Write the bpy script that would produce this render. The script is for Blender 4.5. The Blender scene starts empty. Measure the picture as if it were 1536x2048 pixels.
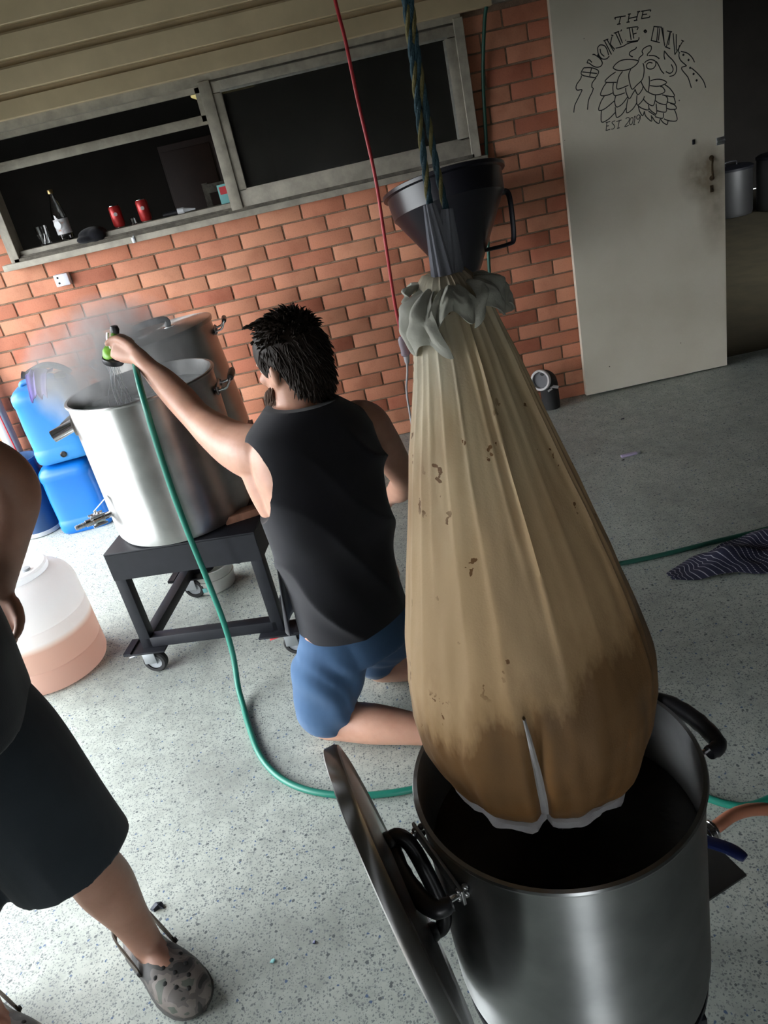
import bpy, bmesh, math, random
from mathutils import Vector, Matrix, noise

# ------------------------------------------------------------------ camera, sky, exposure
scene = bpy.context.scene
COL = scene.collection
V = Vector
cam_data = bpy.data.cameras.new('camera')
cam = bpy.data.objects.new('camera', cam_data)
COL.objects.link(cam)
CAM = V((-0.979, -4.629, 1.708))
YAW, PITCH, ROLL, FPX = -0.0406, 0.4463, -0.2281, 1540.0
fw = V((math.sin(YAW) * math.cos(PITCH), math.cos(YAW) * math.cos(PITCH), -math.sin(PITCH)))
rt0 = V((math.cos(YAW), -math.sin(YAW), 0))
up0 = rt0.cross(fw)
rt = math.cos(ROLL) * rt0 + math.sin(ROLL) * up0
up = -math.sin(ROLL) * rt0 + math.cos(ROLL) * up0
mw = Matrix((rt, up, -fw)).transposed().to_4x4()
mw.translation = CAM
cam.matrix_world = mw
cam_data.sensor_fit = 'VERTICAL'
cam_data.sensor_height = 36.0
cam_data.lens = FPX / 2048 * 36.0
cam_data.clip_start = 0.02
scene.camera = cam

world = bpy.data.worlds.new('overcast_sky')
scene.world = world
world.use_nodes = True
wb = world.node_tree.nodes['Background']
wb.inputs['Color'].default_value = (0.93, 0.97, 1.0, 1)
wb.inputs['Strength'].default_value = 14.0

vs = scene.view_settings
vs.view_transform = 'Standard'
vs.look = 'None'
vs.exposure = 0.0
vs.gamma = 1.0
vs.use_curve_mapping = False

random.seed(7)
R = math.radians

# ------------------------------------------------------------------ helpers
def newmat(name):
    m = bpy.data.materials.new(name)
    m.use_nodes = True
    nt = m.node_tree
    return m, nt, nt.nodes['Principled BSDF']

def N(nt, kind, **kw):
    n = nt.nodes.new(kind)
    for k, v in kw.items():
        if k.startswith('i_'):
            key = k[2:]
            key = int(key) if key.isdigit() else key.replace('_', ' ')
            n.inputs[key].default_value = v
        else:
            setattr(n, k, v)
    return n

def ramp(nt, stops, interp='LINEAR'):
    r = nt.nodes.new('ShaderNodeValToRGB')
    cr = r.color_ramp
    cr.interpolation = interp
    while len(cr.elements) < len(stops):
        cr.elements.new(0.5)
    for e, (p, c) in zip(cr.elements, stops):
        e.position = p
        e.color = (*c, 1) if len(c) == 3 else c
    return r

def mix(nt, fac, a, b, mode='MIX'):
    n = nt.nodes.new('ShaderNodeMix')
    n.data_type = 'RGBA'
    n.blend_type = mode
    for sock, val in ((n.inputs[0], fac), (n.inputs[6], a), (n.inputs[7], b)):
        if hasattr(val, 'links'):
            nt.links.new(val, sock)
        elif isinstance(val, (int, float)):
            sock.default_value = val
        else:
            sock.default_value = (*val, 1) if len(val) == 3 else val
    return n.outputs[2]

def mat(name, col, rough=0.5, metal=0.0, var=0.0, scale=8.0, bump=0.0, bscale=60.0, col2=None, spec=None, **kw):
    m, nt, p = newmat(name)
    p.inputs['Roughness'].default_value = rough
    p.inputs['Metallic'].default_value = metal
    if spec is not None:
        p.inputs['Specular IOR Level'].default_value = spec
    for k, v in kw.items():
        p.inputs[k.replace('_', ' ')].default_value = v
    if var > 0 or col2:
        tc = N(nt, 'ShaderNodeTexCoord')
        nz = N(nt, 'ShaderNodeTexNoise', i_Scale=scale, i_Detail=5.0, i_Roughness=0.6)
        nt.links.new(tc.outputs['Object'], nz.inputs['Vector'])
        c2 = col2 if col2 else tuple(c * (1 - var) for c in col)
        rp = ramp(nt, [(0.35, c2), (0.65, col)])
        nt.links.new(nz.outputs['Fac'], rp.inputs['Fac'])
        nt.links.new(rp.outputs['Color'], p.inputs['Base Color'])
    else:
        p.inputs['Base Color'].default_value = (*col, 1)
    if bump > 0:
        tc = N(nt, 'ShaderNodeTexCoord')
        nz = N(nt, 'ShaderNodeTexNoise', i_Scale=bscale, i_Detail=4.0)
        nt.links.new(tc.outputs['Object'], nz.inputs['Vector'])
        b = N(nt, 'ShaderNodeBump', i_Strength=bump, i_Distance=0.01)
        nt.links.new(nz.outputs['Fac'], b.inputs['Height'])
        nt.links.new(b.outputs['Normal'], p.inputs['Normal'])
    return m

class MB:
    """collects geometry; build() links it as one mesh object"""
    def __init__(s):
        s.v = []; s.f = []
    def add(s, vs, fs):
        o = len(s.v)
        s.v += [V(x) for x in vs]
        s.f += [tuple(i + o for i in f) for f in fs]
        return s
    def box(s, c, d, rot=None, bev=0.0, rz=0.0):
        if rot is None:
            rot = Matrix.Rotation(rz, 3, 'Z')
        bm = bmesh.new()
        bmesh.ops.create_cube(bm, size=1.0)
        for v in bm.verts:
            v.co = V((v.co.x * d[0], v.co.y * d[1], v.co.z * d[2]))
        if bev > 0:
            bmesh.ops.bevel(bm, geom=list(bm.edges), offset=bev, segments=2, profile=0.5, affect='EDGES')
        bm.verts.index_update()
        s.add([V(c) + rot @ v.co for v in bm.verts], [[v.index for v in f.verts] for f in bm.faces])
        bm.free()
        return s
    def bar(s, a, b, w, h, bev=0.0, upv=(0, 0, 1)):
        a = V(a); b = V(b)
        z = (b - a).normalized()
        u = V(upv)
        if abs(z.dot(u)) > 0.95:
            u = V((0, 1, 0))
        x = u.cross(z).normalized()
        y = z.cross(x)
        return s.box((a + b) / 2, (w, h, (b - a).length), Matrix((x, y, z)).transposed(), bev)
    def tube(s, pts, r, n=12, closed=False, flat=None, upv=None):
        pts = [V(p) for p in pts]
        m = len(pts)
        rr = r if isinstance(r, (list, tuple)) else [r] * m
        rings = []
        t0 = None; x = None
        for i, p in enumerate(pts):
            if closed:
                t = (pts[(i + 1) % m] - pts[i - 1]).normalized()
            else:
                t = (pts[min(i + 1, m - 1)] - pts[max(i - 1, 0)]).normalized()
            if x is None:
                u = V(upv) if upv else (V((0, 0, 1)) if abs(t.z) < 0.9 else V((0, 1, 0)))
                x = (u - t * u.dot(t)).normalized()
            else:
                x = (x - t * x.dot(t))
                x = x.normalized() if x.length > 1e-6 else t.orthogonal().normalized()
            y = t.cross(x)
            fx, fy = flat if flat else (1, 1)
            rings.append([p + (x * math.cos(a) * fx + y * math.sin(a) * fy) * rr[i] for a in [2 * math.pi * k / n for k in range(n)]])
        vs = [q for g in rings for q in g]
        fs = []
        for i in range(m if closed else m - 1):
            j = (i + 1) % m
            for k in range(n):
                l = (k + 1) % n
                fs.append((i * n + k, i * n + l, j * n + l, j * n + k))
        if not closed:
            fs.append(tuple(range(n))[::-1]); fs.append(tuple((m - 1) * n + k for k in range(n)))
        return s.add(vs, fs)
    def lathe(s, prof, c=(0, 0, 0), n=48, rot=None, caps=False):
        c = V(c); rot = rot or Matrix.Identity(3)
        vs = []; fs = []
        for (r, z) in prof:
            for k in range(n):
                a = 2 * math.pi * k / n
                vs.append(c + rot @ V((r * math.cos(a), r * math.sin(a), z)))
        m = len(prof)
        for i in range(m - 1):
            for k in range(n):
                l = (k + 1) % n
                fs.append((i * n + k, i * n + l, (i + 1) * n + l, (i + 1) * n + k))
        if caps:
            fs.append(tuple(range(n))[::-1]); fs.append(tuple((m - 1) * n + k for k in range(n)))
        return s.add(vs, fs)
    def loft(s, rings, caps=True):
        n = len(rings[0]); vs = [q for g in rings for q in g]; fs = []
        for i in range(len(rings) - 1):
            for k in range(n):
                l = (k + 1) % n
                fs.append((i * n + k, i * n + l, (i + 1) * n + l, (i + 1) * n + k))
        if caps:
            fs.append(tuple(range(n))[::-1]); fs.append(tuple((len(rings) - 1) * n + k for k in range(n)))
        return s.add(vs, fs)
    def ball(s, c, r, rot=None, seg=16, rings=10):
        if not isinstance(r, (tuple, list)):
            r = (r, r, r)
        rot = rot or Matrix.Identity(3)
        c = V(c); vs = [c + rot @ V((0, 0, r[2]))]; fs = []
        for i in range(1, rings):
            ph = math.pi * i / rings
            for k in range(seg):
                a = 2 * math.pi * k / seg
                vs.append(c + rot @ V((r[0] * math.sin(ph) * math.cos(a), r[1] * math.sin(ph) * math.sin(a), r[2] * math.cos(ph))))
        vs.append(c + rot @ V((0, 0, -r[2])))
        for k in range(seg):
            fs.append((0, 1 + k, 1 + (k + 1) % seg))
        for i in range(rings - 2):
            for k in range(seg):
                a = 1 + i * seg + k; b = 1 + i * seg + (k + 1) % seg
                fs.append((a, a + seg, b + seg, b))
        e = len(vs) - 1; o = 1 + (rings - 2) * seg
        for k in range(seg):
            fs.append((e, o + (k + 1) % seg, o + k))
        return s.add(vs, fs)
    def mesh(s, name, org=(0, 0, 0), smooth=True, angle=35):
        me = bpy.data.meshes.new(name)
        o = V(org)
        me.from_pydata([tuple(v - o) for v in s.v], [], s.f)
        me.validate()
        bm = bmesh.new(); bm.from_mesh(me)
        bmesh.ops.recalc_face_normals(bm, faces=bm.faces)
        bm.to_mesh(me); bm.free()
        if smooth:
            me.polygons.foreach_set('use_smooth', [True] * len(me.polygons))
            me.set_sharp_from_angle(angle=R(angle))
        return me

ORG = {}
def thing(name, loc, label, cat, group=None):
    o = bpy.data.objects.new(name, None)
    o.empty_display_size = 0.05
    COL.objects.link(o)
    o.location = V(loc)
    ORG[o.name] = V(loc)
    tag(o, label, cat, group)
    return o

def tag(o, label, cat, group=None, kind=None):
    o['label'] = label; o['category'] = cat
    if group: o['group'] = group
    if kind: o['kind'] = kind
    return o

def obj(name, mb, material, parent=None, smooth=True, angle=35, org=None, label=None):
    """one mesh object; as a child it keeps the origin of its parent"""
    base = ORG[parent.name] if parent is not None else V(org if org is not None else (0, 0, 0))
    me = mb.mesh(name, base, smooth, angle)
    o = bpy.data.objects.new(name, me)
    COL.objects.link(o)
    if material: me.materials.append(material)
    if parent is not None:
        o.parent = parent
    else:
        o.location = base
    ORG[o.name] = base
    if label: o['label'] = label
    return o

def struct(name, mb, material, parent=None, org=None, smooth=False):
    o = obj(name, mb, material, parent, smooth=smooth, org=org)
    if parent is None:
        o['kind'] = 'structure'
    return o

def cr(pts, per=6, closed=False):
    """Catmull-Rom through points (tuples of any length)"""
    pts = [tuple(p) for p in pts]; n = len(pts); out = []
    rng = range(n) if closed else range(n - 1)
    for i in rng:
        g = lambda k: pts[k % n] if closed else pts[min(max(k, 0), n - 1)]
        p0, p1, p2, p3 = g(i - 1), g(i), g(i + 1), g(i + 2)
        for j in range(per):
            t = j / per
            out.append(tuple(0.5 * (2 * b + (c - a) * t + (2 * a - 5 * b + 4 * c - d) * t * t + (3 * b - a - 3 * c + d) * t ** 3) for a, b, c, d in zip(p0, p1, p2, p3)))
    if not closed: out.append(pts[-1])
    return out

def limb(mb, pts, per=6, n=16, flat=None, upv=None):
    """tapering limb: pts are (x,y,z,r); ends are rounded"""
    q = cr(pts, per)
    P = [V(p[:3]) for p in q]; r = [p[3] for p in q]
    d0 = (P[0] - P[1]).normalized(); d1 = (P[-1] - P[-2]).normalized()
    pre = [(P[0] + d0 * r[0] * math.sin(a), r[0] * math.cos(a)) for a in (R(80), R(50), R(25))]
    post = [(P[-1] + d1 * r[-1] * math.sin(a), r[-1] * math.cos(a)) for a in (R(25), R(50), R(80))]
    mb.tube([p for p, _ in pre] + P + [p for p, _ in post], [a for _, a in pre] + r + [a for _, a in post], n=n, flat=flat, upv=upv)
    return mb

def fuse(ob, voxel=0.006, it=6, fac=0.5, subs=()):
    """voxel-remesh the overlapping solids of an object to one continuous skin"""
    m = ob.modifiers.new('r', 'REMESH'); m.mode = 'VOXEL'; m.voxel_size = voxel; m.use_smooth_shade = True
    m2 = ob.modifiers.new('s', 'SMOOTH'); m2.factor = fac; m2.iterations = it
    bake(ob)
    return ob

def bake(ob):
    bpy.context.view_layer.update()
    dg = bpy.context.evaluated_depsgraph_get()
    me = bpy.data.meshes.new_from_object(ob.evaluated_get(dg))
    old = ob.data
    mats = list(old.materials)
    ob.modifiers.clear()
    ob.data = me
    me.name = old.name
    me.materials.clear()
    for x in mats: me.materials.append(x)
    me.polygons.foreach_set('use_smooth', [True] * len(me.polygons))
    bpy.data.meshes.remove(old)

def lerp(tab, z):
    if z <= tab[0][0]: return tab[0][1]
    for (a, x), (b, y) in zip(tab, tab[1:]):
        if z <= b:
            t = (z - a) / (b - a); t = t * t * (3 - 2 * t)
            return x + (y - x) * t
    return tab[-1][1]

def frame(z, x=None):
    z = V(z).normalized()
    x = V(x) if x is not None else z.orthogonal()
    x = (x - z * x.dot(z)).normalized()
    return Matrix((x, z.cross(x), z)).transposed()

# ------------------------------------------------------------------ materials
def m_floor():
    m, nt, p = newmat('speckled_concrete')
    tc = N(nt, 'ShaderNodeTexCoord')
    L = nt.links.new
    big = N(nt, 'ShaderNodeTexNoise', i_Scale=1.7, i_Detail=6.0, i_Roughness=0.65)
    mid = N(nt, 'ShaderNodeTexNoise', i_Scale=14.0, i_Detail=5.0, i_Roughness=0.7)
    for n in (big, mid): L(tc.outputs['Object'], n.inputs['Vector'])
    base = ramp(nt, [(0.3, (0.31, 0.33, 0.30)), (0.5, (0.43, 0.465, 0.42)), (0.7, (0.49, 0.525, 0.475))])
    L(big.outputs['Fac'], base.inputs['Fac'])
    fine = ramp(nt, [(0.3, (0.74, 0.74, 0.74)), (0.6, (1, 1, 1))])
    L(mid.outputs['Fac'], fine.inputs['Fac'])
    c = mix(nt, 1.0, base.outputs['Color'], fine.outputs['Color'], 'MULTIPLY')
    for sc, thr, edge, colr, seed in ((135, 0.58, 0.38, (0.16, 0.18, 0.18), 0.0), (210, 0.50, 0.40, (0.23, 0.255, 0.245), 3.1), (105, 0.965, 0.36, (0.07, 0.12, 0.22), 7.7), (75, 0.93, 0.33, (0.10, 0.115, 0.12), 5.2)):
        mp = N(nt, 'ShaderNodeMapping'); mp.inputs['Location'].default_value = (seed, seed * 1.3, 0)
        L(tc.outputs['Object'], mp.inputs['Vector'])
        wn = N(nt, 'ShaderNodeTexNoise', i_Scale=sc * 1.1, i_Detail=2.0)
        L(mp.outputs['Vector'], wn.inputs['Vector'])
        wm = mix(nt, 0.008, mp.outputs['Vector'], wn.outputs['Color'])
        vo = N(nt, 'ShaderNodeTexVoronoi', i_Scale=float(sc))
        L(wm, vo.inputs['Vector'])
        sep = N(nt, 'ShaderNodeSeparateColor'); L(vo.outputs['Color'], sep.inputs['Color'])
        g1 = N(nt, 'ShaderNodeMath', operation='GREATER_THAN'); L(sep.outputs[0], g1.inputs[0]); g1.inputs[1].default_value = thr
        g2 = N(nt, 'ShaderNodeMath', operation='LESS_THAN'); L(vo.outputs['Distance'], g2.inputs[0]); g2.inputs[1].default_value = edge
        g = N(nt, 'ShaderNodeMath', operation='MULTIPLY'); L(g1.outputs[0], g.inputs[0]); L(g2.outputs[0], g.inputs[1])
        c = mix(nt, g.outputs[0], c, colr)
    L(c, p.inputs['Base Color'])
    p.inputs['Roughness'].default_value = 0.55
    b = N(nt, 'ShaderNodeBump', i_Strength=0.25, i_Distance=0.004)
    L(mid.outputs['Fac'], b.inputs['Height']); L(b.outputs['Normal'], p.inputs['Normal'])
    return m

def m_brick(stuff=False):
    m, nt, p = newmat('red_brick_rest' if stuff else 'red_brick')
    L = nt.links.new
    if stuff:
        rnd = N(nt, 'ShaderNodeNewGeometry').outputs['Random Per Island']
    else:
        rnd = N(nt, 'ShaderNodeObjectInfo').outputs['Random']
    rp = ramp(nt, [(0.0, (0.39, 0.125, 0.07)), (0.12, (0.48, 0.16, 0.092)), (0.3, (0.57, 0.215, 0.125)), (0.6, (0.60, 0.245, 0.145)), (1.0, (0.65, 0.29, 0.172))])
    L(rnd, rp.inputs['Fac'])
    geo = N(nt, 'ShaderNodeNewGeometry')
    nz = N(nt, 'ShaderNodeTexNoise', i_Scale=7.0, i_Detail=3.0)
    L(geo.outputs['Position'], nz.inputs['Vector'])
    r2 = ramp(nt, [(0.30, (0.80, 0.70, 0.66)), (0.5, (1, 1, 1)), (0.8, (1.08, 1.05, 1.0))])
    L(nz.outputs['Fac'], r2.inputs['Fac'])
    c = mix(nt, 0.8, rp.outputs['Color'], r2.outputs['Color'], 'MULTIPLY')
    n3 = N(nt, 'ShaderNodeTexNoise', i_Scale=120.0, i_Detail=4.0)
    L(geo.outputs['Position'], n3.inputs['Vector'])
    r3 = ramp(nt, [(0.25, (0.78, 0.76, 0.75)), (0.5, (1, 1, 1))])
    L(n3.outputs['Fac'], r3.inputs['Fac'])
    c = mix(nt, 0.6, c, r3.outputs['Color'], 'MULTIPLY')
    L(c, p.inputs['Base Color'])
    p.inputs['Roughness'].default_value = 0.75
    b = N(nt, 'ShaderNodeBump', i_Strength=0.25, i_Distance=0.003)
    L(n3.outputs['Fac'], b.inputs['Height']); L(b.outputs['Normal'], p.inputs['Normal'])
    return m

def m_steel(name, col=(0.62, 0.62, 0.61), rough=0.3, brushed=(3, 3, 260), stain=None, aniso=0.0):
    m, nt, p = newmat(name)
    L = nt.links.new
    p.inputs['Metallic'].default_value = 1.0
    tc = N(nt, 'ShaderNodeTexCoord')
    mp = N(nt, 'ShaderNodeMapping'); mp.inputs['Scale'].default_value = brushed
    L(tc.outputs['Object'], mp.inputs['Vector'])
    nz = N(nt, 'ShaderNodeTexNoise', i_Scale=1.0, i_Detail=4.0)
    L(mp.outputs['Vector'], nz.inputs['Vector'])
    p.inputs['Roughness'].default_value = rough
    p.inputs['Anisotropic'].default_value = 0.93; p.inputs['Anisotropic Rotation'].default_value = 0.25
    tg = N(nt, 'ShaderNodeTangent', direction_type='RADIAL', axis='Z'); L(tg.outputs['Tangent'], p.inputs['Tangent'])
    n2 = N(nt, 'ShaderNodeTexNoise', i_Scale=9.0, i_Detail=6.0)
    L(tc.outputs['Object'], n2.inputs['Vector'])
    r2 = ramp(nt, [(0.35, stain or tuple(c * 0.86 for c in col)), (0.62, col)])
    L(n2.outputs['Fac'], r2.inputs['Fac']); L(r2.outputs['Color'], p.inputs['Base Color'])
    return m

def m_skin(name, col, dark):
    m, nt, p = newmat(name)
    L = nt.links.new
    tc = N(nt, 'ShaderNodeTexCoord')
    nz = N(nt, 'ShaderNodeTexNoise', i_Scale=11.0, i_Detail=6.0, i_Roughness=0.6)
    L(tc.outputs['Object'], nz.inputs['Vector'])
    r = ramp(nt, [(0.3, dark), (0.62, col)])
    L(nz.outputs['Fac'], r.inputs['Fac']); L(r.outputs['Color'], p.inputs['Base Color'])
    p.inputs['Roughness'].default_value = 0.5
    p.inputs['Subsurface Weight'].default_value = 0.12
    p.inputs['Subsurface Radius'].default_value = (0.02, 0.008, 0.004)
    n2 = N(nt, 'ShaderNodeTexNoise', i_Scale=160.0, i_Detail=3.0)
    L(tc.outputs['Object'], n2.inputs['Vector'])
    b = N(nt, 'ShaderNodeBump', i_Strength=0.12, i_Distance=0.003)
    L(n2.outputs['Fac'], b.inputs['Height']); L(b.outputs['Normal'], p.inputs['Normal'])
    return m

def m_cloth(name, col, col2=None, weave=700, wr=0.25, wscale=9.0, rough=0.9):
    m, nt, p = newmat(name)
    L = nt.links.new
    tc = N(nt, 'ShaderNodeTexCoord')
    nz = N(nt, 'ShaderNodeTexNoise', i_Scale=wscale, i_Detail=4.0)
    L(tc.outputs['Object'], nz.inputs['Vector'])
    r = ramp(nt, [(0.3, col2 or tuple(c * 0.75 for c in col)), (0.7, col)])
    L(nz.outputs['Fac'], r.inputs['Fac']); L(r.outputs['Color'], p.inputs['Base Color'])
    p.inputs['Roughness'].default_value = rough
    p.inputs['Sheen Weight'].default_value = 0.15
    p.inputs['Specular IOR Level'].default_value = 0.2
    n2 = N(nt, 'ShaderNodeTexNoise', i_Scale=float(weave), i_Detail=1.0)
    L(tc.outputs['Object'], n2.inputs['Vector'])
    b = N(nt, 'ShaderNodeBump', i_Strength=wr, i_Distance=0.002)
    L(n2.outputs['Fac'], b.inputs['Height']); L(b.outputs['Normal'], p.inputs['Normal'])
    return m

def m_glass(name, col=(1, 1, 1), rough=0.02):
    return mat(name, col, rough, 0.0, Transmission_Weight=1.0, IOR=1.45)

MT = dict(
    floor=m_floor(), brick=m_brick(), brick2=m_brick(True),
    mortar=mat('mortar', (0.33, 0.22, 0.15), 0.95, var=0.35, scale=20, bump=0.5, bscale=150),
    board=mat('cream_cladding', (0.64, 0.51, 0.32), 0.6, var=0.14, scale=5, bump=0.05),
    timber=mat('grey_painted_timber', (0.43, 0.39, 0.32), 0.6, var=0.3, scale=14, bump=0.15, bscale=50),
    timber_d=mat('weathered_timber_track', (0.17, 0.15, 0.12), 0.8, var=0.5, scale=22, bump=0.3, bscale=80),
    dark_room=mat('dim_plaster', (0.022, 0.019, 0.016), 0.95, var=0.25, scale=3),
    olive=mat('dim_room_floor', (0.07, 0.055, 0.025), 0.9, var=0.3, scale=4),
    soffit=mat('roof_lining', (0.07, 0.065, 0.055), 0.8, var=0.15),
    render=mat('rendered_wall', (0.06, 0.06, 0.055), 0.9, var=0.15),
    ground=mat('outdoor_ground', (0.075, 0.077, 0.07), 0.9, var=0.25, scale=3),
    steel=m_steel('brushed_steel', (0.52, 0.52, 0.51), rough=0.40, stain=(0.40, 0.40, 0.39)), steel_in=m_steel('steel_inside', (0.50, 0.50, 0.49), 0.35),
    steel_dark=m_steel('dull_steel', (0.40, 0.40, 0.40), 0.33, stain=(0.30, 0.28, 0.26)),
    chrome=mat('chrome', (0.72, 0.72, 0.74), 0.18, 1.0), zinc=mat('zinc_plate', (0.5, 0.52, 0.55), 0.4, 1.0),
    black_pl=mat('black_plastic', (0.012, 0.012, 0.015), 0.38), black_rub=mat('black_rubber', (0.015, 0.015, 0.016), 0.7),
    black_fr=mat('black_painted_steel', (0.013, 0.014, 0.019), 0.5, var=0.3, scale=15, spec=0.3),
    funnel=mat('shiny_black_plastic', (0.010, 0.010, 0.015), 0.3),
    hose=mat('green_hose', (0.01, 0.17, 0.12), 0.4), hose2=mat('dark_green_hose', (0.012, 0.085, 0.06), 0.45),
    orange=mat('orange_hose_rubber', (0.42, 0.17, 0.10), 0.5), red=mat('red_cord', (0.45, 0.02, 0.03), 0.45),
    white_c=mat('white_cord', (0.55, 0.53, 0.55), 0.5), clear_pl=mat('clear_plug', (0.60, 0.52, 0.62), 0.2, Transmission_Weight=0.55),
    rope_b=mat('blue_rope', (0.03, 0.075, 0.10), 0.8, bump=0.4, bscale=400), rope_y=mat('yellow_rope', (0.20, 0.165, 0.06), 0.8, bump=0.4, bscale=400),
    white_tape=m_cloth('white_seam_tape', (0.42, 0.41, 0.41)), tie=m_cloth('grey_bag_neck', (0.24, 0.24, 0.28), weave=300),
    skin=m_skin('skin', (0.56, 0.31, 0.22), (0.47, 0.24, 0.165)), skin_b=m_skin('skin_with_painted_shade', (0.40, 0.215, 0.15), (0.33, 0.165, 0.11)),  # second skin is darker: the standing person's shade is put into its colour
    hair=mat('dark_brown_hair', (0.022, 0.014, 0.010), 0.6, var=0.4, scale=30, spec=0.22), beard=mat('brown_beard', (0.11, 0.055, 0.032), 0.7, var=0.3, scale=60),
    ear_red=None,
    shirt=m_cloth('black_cotton', (0.017, 0.017, 0.022), (0.013, 0.013, 0.016), wr=0.15),
    shorts=m_cloth('blue_cotton', (0.055, 0.115, 0.22), (0.045, 0.092, 0.18), wr=0.15),
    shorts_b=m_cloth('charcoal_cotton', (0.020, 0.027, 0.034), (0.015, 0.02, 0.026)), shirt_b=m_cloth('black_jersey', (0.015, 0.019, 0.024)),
    blue=mat('blue_hdpe', (0.0, 0.13, 0.50), 0.38, var=0.12, scale=3, bump=0.04), blue2=mat('pale_blue_hdpe', (0.02, 0.20, 0.53), 0.4, var=0.1, scale=3, bump=0.04),
    navy=mat('navy_plastic', (0.006, 0.035, 0.105), 0.45), grey_pl=mat('grey_plastic', (0.32, 0.34, 0.36), 0.5),
    purple=m_cloth('purple_rag', (0.10, 0.07, 0.28)), white_pl=mat('white_plastic', (0.72, 0.73, 0.76), 0.4),
    socket=mat('white_socket', (0.75, 0.75, 0.82), 0.35), dark_hole=mat('dark_hole', (0.01, 0.01, 0.01), 0.9),
    door=None, ink=mat('black_marker', (0.020, 0.020, 0.018), 0.8), rust=mat('rusty_bronze', (0.10, 0.065, 0.035), 0.55, 0.6, var=0.4, scale=80),
    green=mat('lime_plastic', (0.22, 0.50, 0.05), 0.35), wort=mat('dark_wort', (0.035, 0.027, 0.020), 0.35, var=0.6, scale=12, bump=0.25, bscale=22),
    water=None, can=None, brass=mat('brass', (0.55, 0.38, 0.18), 0.35, 1.0), silver=mat('can_metal', (0.75, 0.75, 0.75), 0.25, 1.0),
    glass=m_glass('clear_glass'), cap_cloth=m_cloth('black_cap', (0.008, 0.008, 0.012)), wood=mat('reddish_block', (0.28, 0.13, 0.08), 0.8, var=0.35, scale=25, bump=0.2),
    lever=mat('blue_lever', (0.008, 0.018, 0.095), 0.45), white_ring=mat('chalky_white', (0.62, 0.60, 0.60), 0.8, var=0.2, scale=40),
    brown=mat('brown_cupboard', (0.030, 0.011, 0.007), 0.6, var=0.3), paper=mat('paper', (0.30, 0.28, 0.24), 0.8), teal=mat('teal_card', (0.18, 0.46, 0.46), 0.6), leaf=mat('dry_leaf', (0.03, 0.035, 0.05), 0.8), purple_pl=mat('lilac_plastic', (0.42, 0.36, 0.52), 0.35),
    nail=mat('finger_nail', (0.55, 0.36, 0.29), 0.35), red_pl=mat('red_pedal', (0.55, 0.04, 0.05), 0.4),
)

def m_door():
    m, nt, p = newmat('cream_door_paint')
    L = nt.links.new
    tc = N(nt, 'ShaderNodeTexCoord')
    nz = N(nt, 'ShaderNodeTexNoise', i_Scale=3.0, i_Detail=5.0)
    L(tc.outputs['Object'], nz.inputs['Vector'])
    r = ramp(nt, [(0.3, (0.66, 0.60, 0.49)), (0.7, (0.75, 0.69, 0.58))])
    L(nz.outputs['Fac'], r.inputs['Fac'])
    c = r.outputs['Color']
    # grubby hand marks round the pull handle
    for loc, sc, amt in (((1.0, -0.05, 1.15), (6.5, 1, 5.5), 0.62), ((1.06, -0.05, 0.98), (9, 1, 3.2), 0.4)):
        mp = N(nt, 'ShaderNodeMapping', vector_type='POINT')
        mp.inputs['Location'].default_value = tuple(-a * b for a, b in zip(loc, sc)); mp.inputs['Scale'].default_value = sc
        L(tc.outputs['Object'], mp.inputs['Vector'])
        g = N(nt, 'ShaderNodeTexGradient', gradient_type='SPHERICAL'); L(mp.outputs['Vector'], g.inputs['Vector'])
        n2 = N(nt, 'ShaderNodeTexNoise', i_Scale=16.0, i_Detail=5.0); L(tc.outputs['Object'], n2.inputs['Vector'])
        k = N(nt, 'ShaderNodeMath', operation='MULTIPLY'); L(g.outputs['Fac'], k.inputs[0]); L(n2.outputs['Fac'], k.inputs[1])
        k2 = N(nt, 'ShaderNodeMath', operation='MULTIPLY', use_clamp=True); L(k.outputs[0], k2.inputs[0]); k2.inputs[1].default_value = 2.6 * amt
        c = mix(nt, k2.outputs[0], c, (0.15, 0.105, 0.05))
    # a few small scuffs
    vo = N(nt, 'ShaderNodeTexVoronoi', i_Scale=9.0); L(tc.outputs['Object'], vo.inputs['Vector'])
    s = N(nt, 'ShaderNodeMath', operation='LESS_THAN'); L(vo.outputs['Distance'], s.inputs[0]); s.inputs[1].default_value = 0.035
    c = mix(nt, s.outputs[0], c, (0.10, 0.09, 0.07))
    L(c, p.inputs['Base Color'])
    p.inputs['Roughness'].default_value = 0.45
    return m
MT['door'] = m_door()

# ------------------------------------------------------------------ the setting
struct('floor', MB().box((-0.275, -3.45, -0.05), (6.95, 7.14, 0.1)), MT['floor'])
struct('ground', MB().box((0, 0, -0.17), (120.0, 120.0, 0.1)), MT['ground'])
ceil = struct('ceiling', MB().box((-0.2, -3.5, 2.9), (6.9, 7.0, 0.1)), MT['soffit'])
struct('beam', MB().box((-0.2, -3.62, 2.79), (6.8, 0.07, 0.12)), MT['timber'], parent=ceil)
wr_ = struct('wall_right', MB().box((3.25, -3.5, 1.42), (0.1, 7.0, 2.85)), MT['render'])
struct('wall_front_light_gap', MB().box((-2.55, -7.05, 1.42), (2.4, 0.1, 2.85)).box((1.30, -7.05, 1.42), (3.9, 0.1, 2.85)).box((-1.0, -7.05, 2.15), (0.7, 0.1, 1.4)), MT['render'])  # unseen, behind the camera; gap shaped to let light onto bag and kettle

struct('wall_left_light_mask', MB().box((-3.70, -3.5, 2.40), (0.12, 7.0, 0.90)).box((-3.70, -5.70, 0.975), (0.12, 2.6, 1.95)), MT['render'])  # unseen; header and front part added to limit sky light from the left

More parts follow.
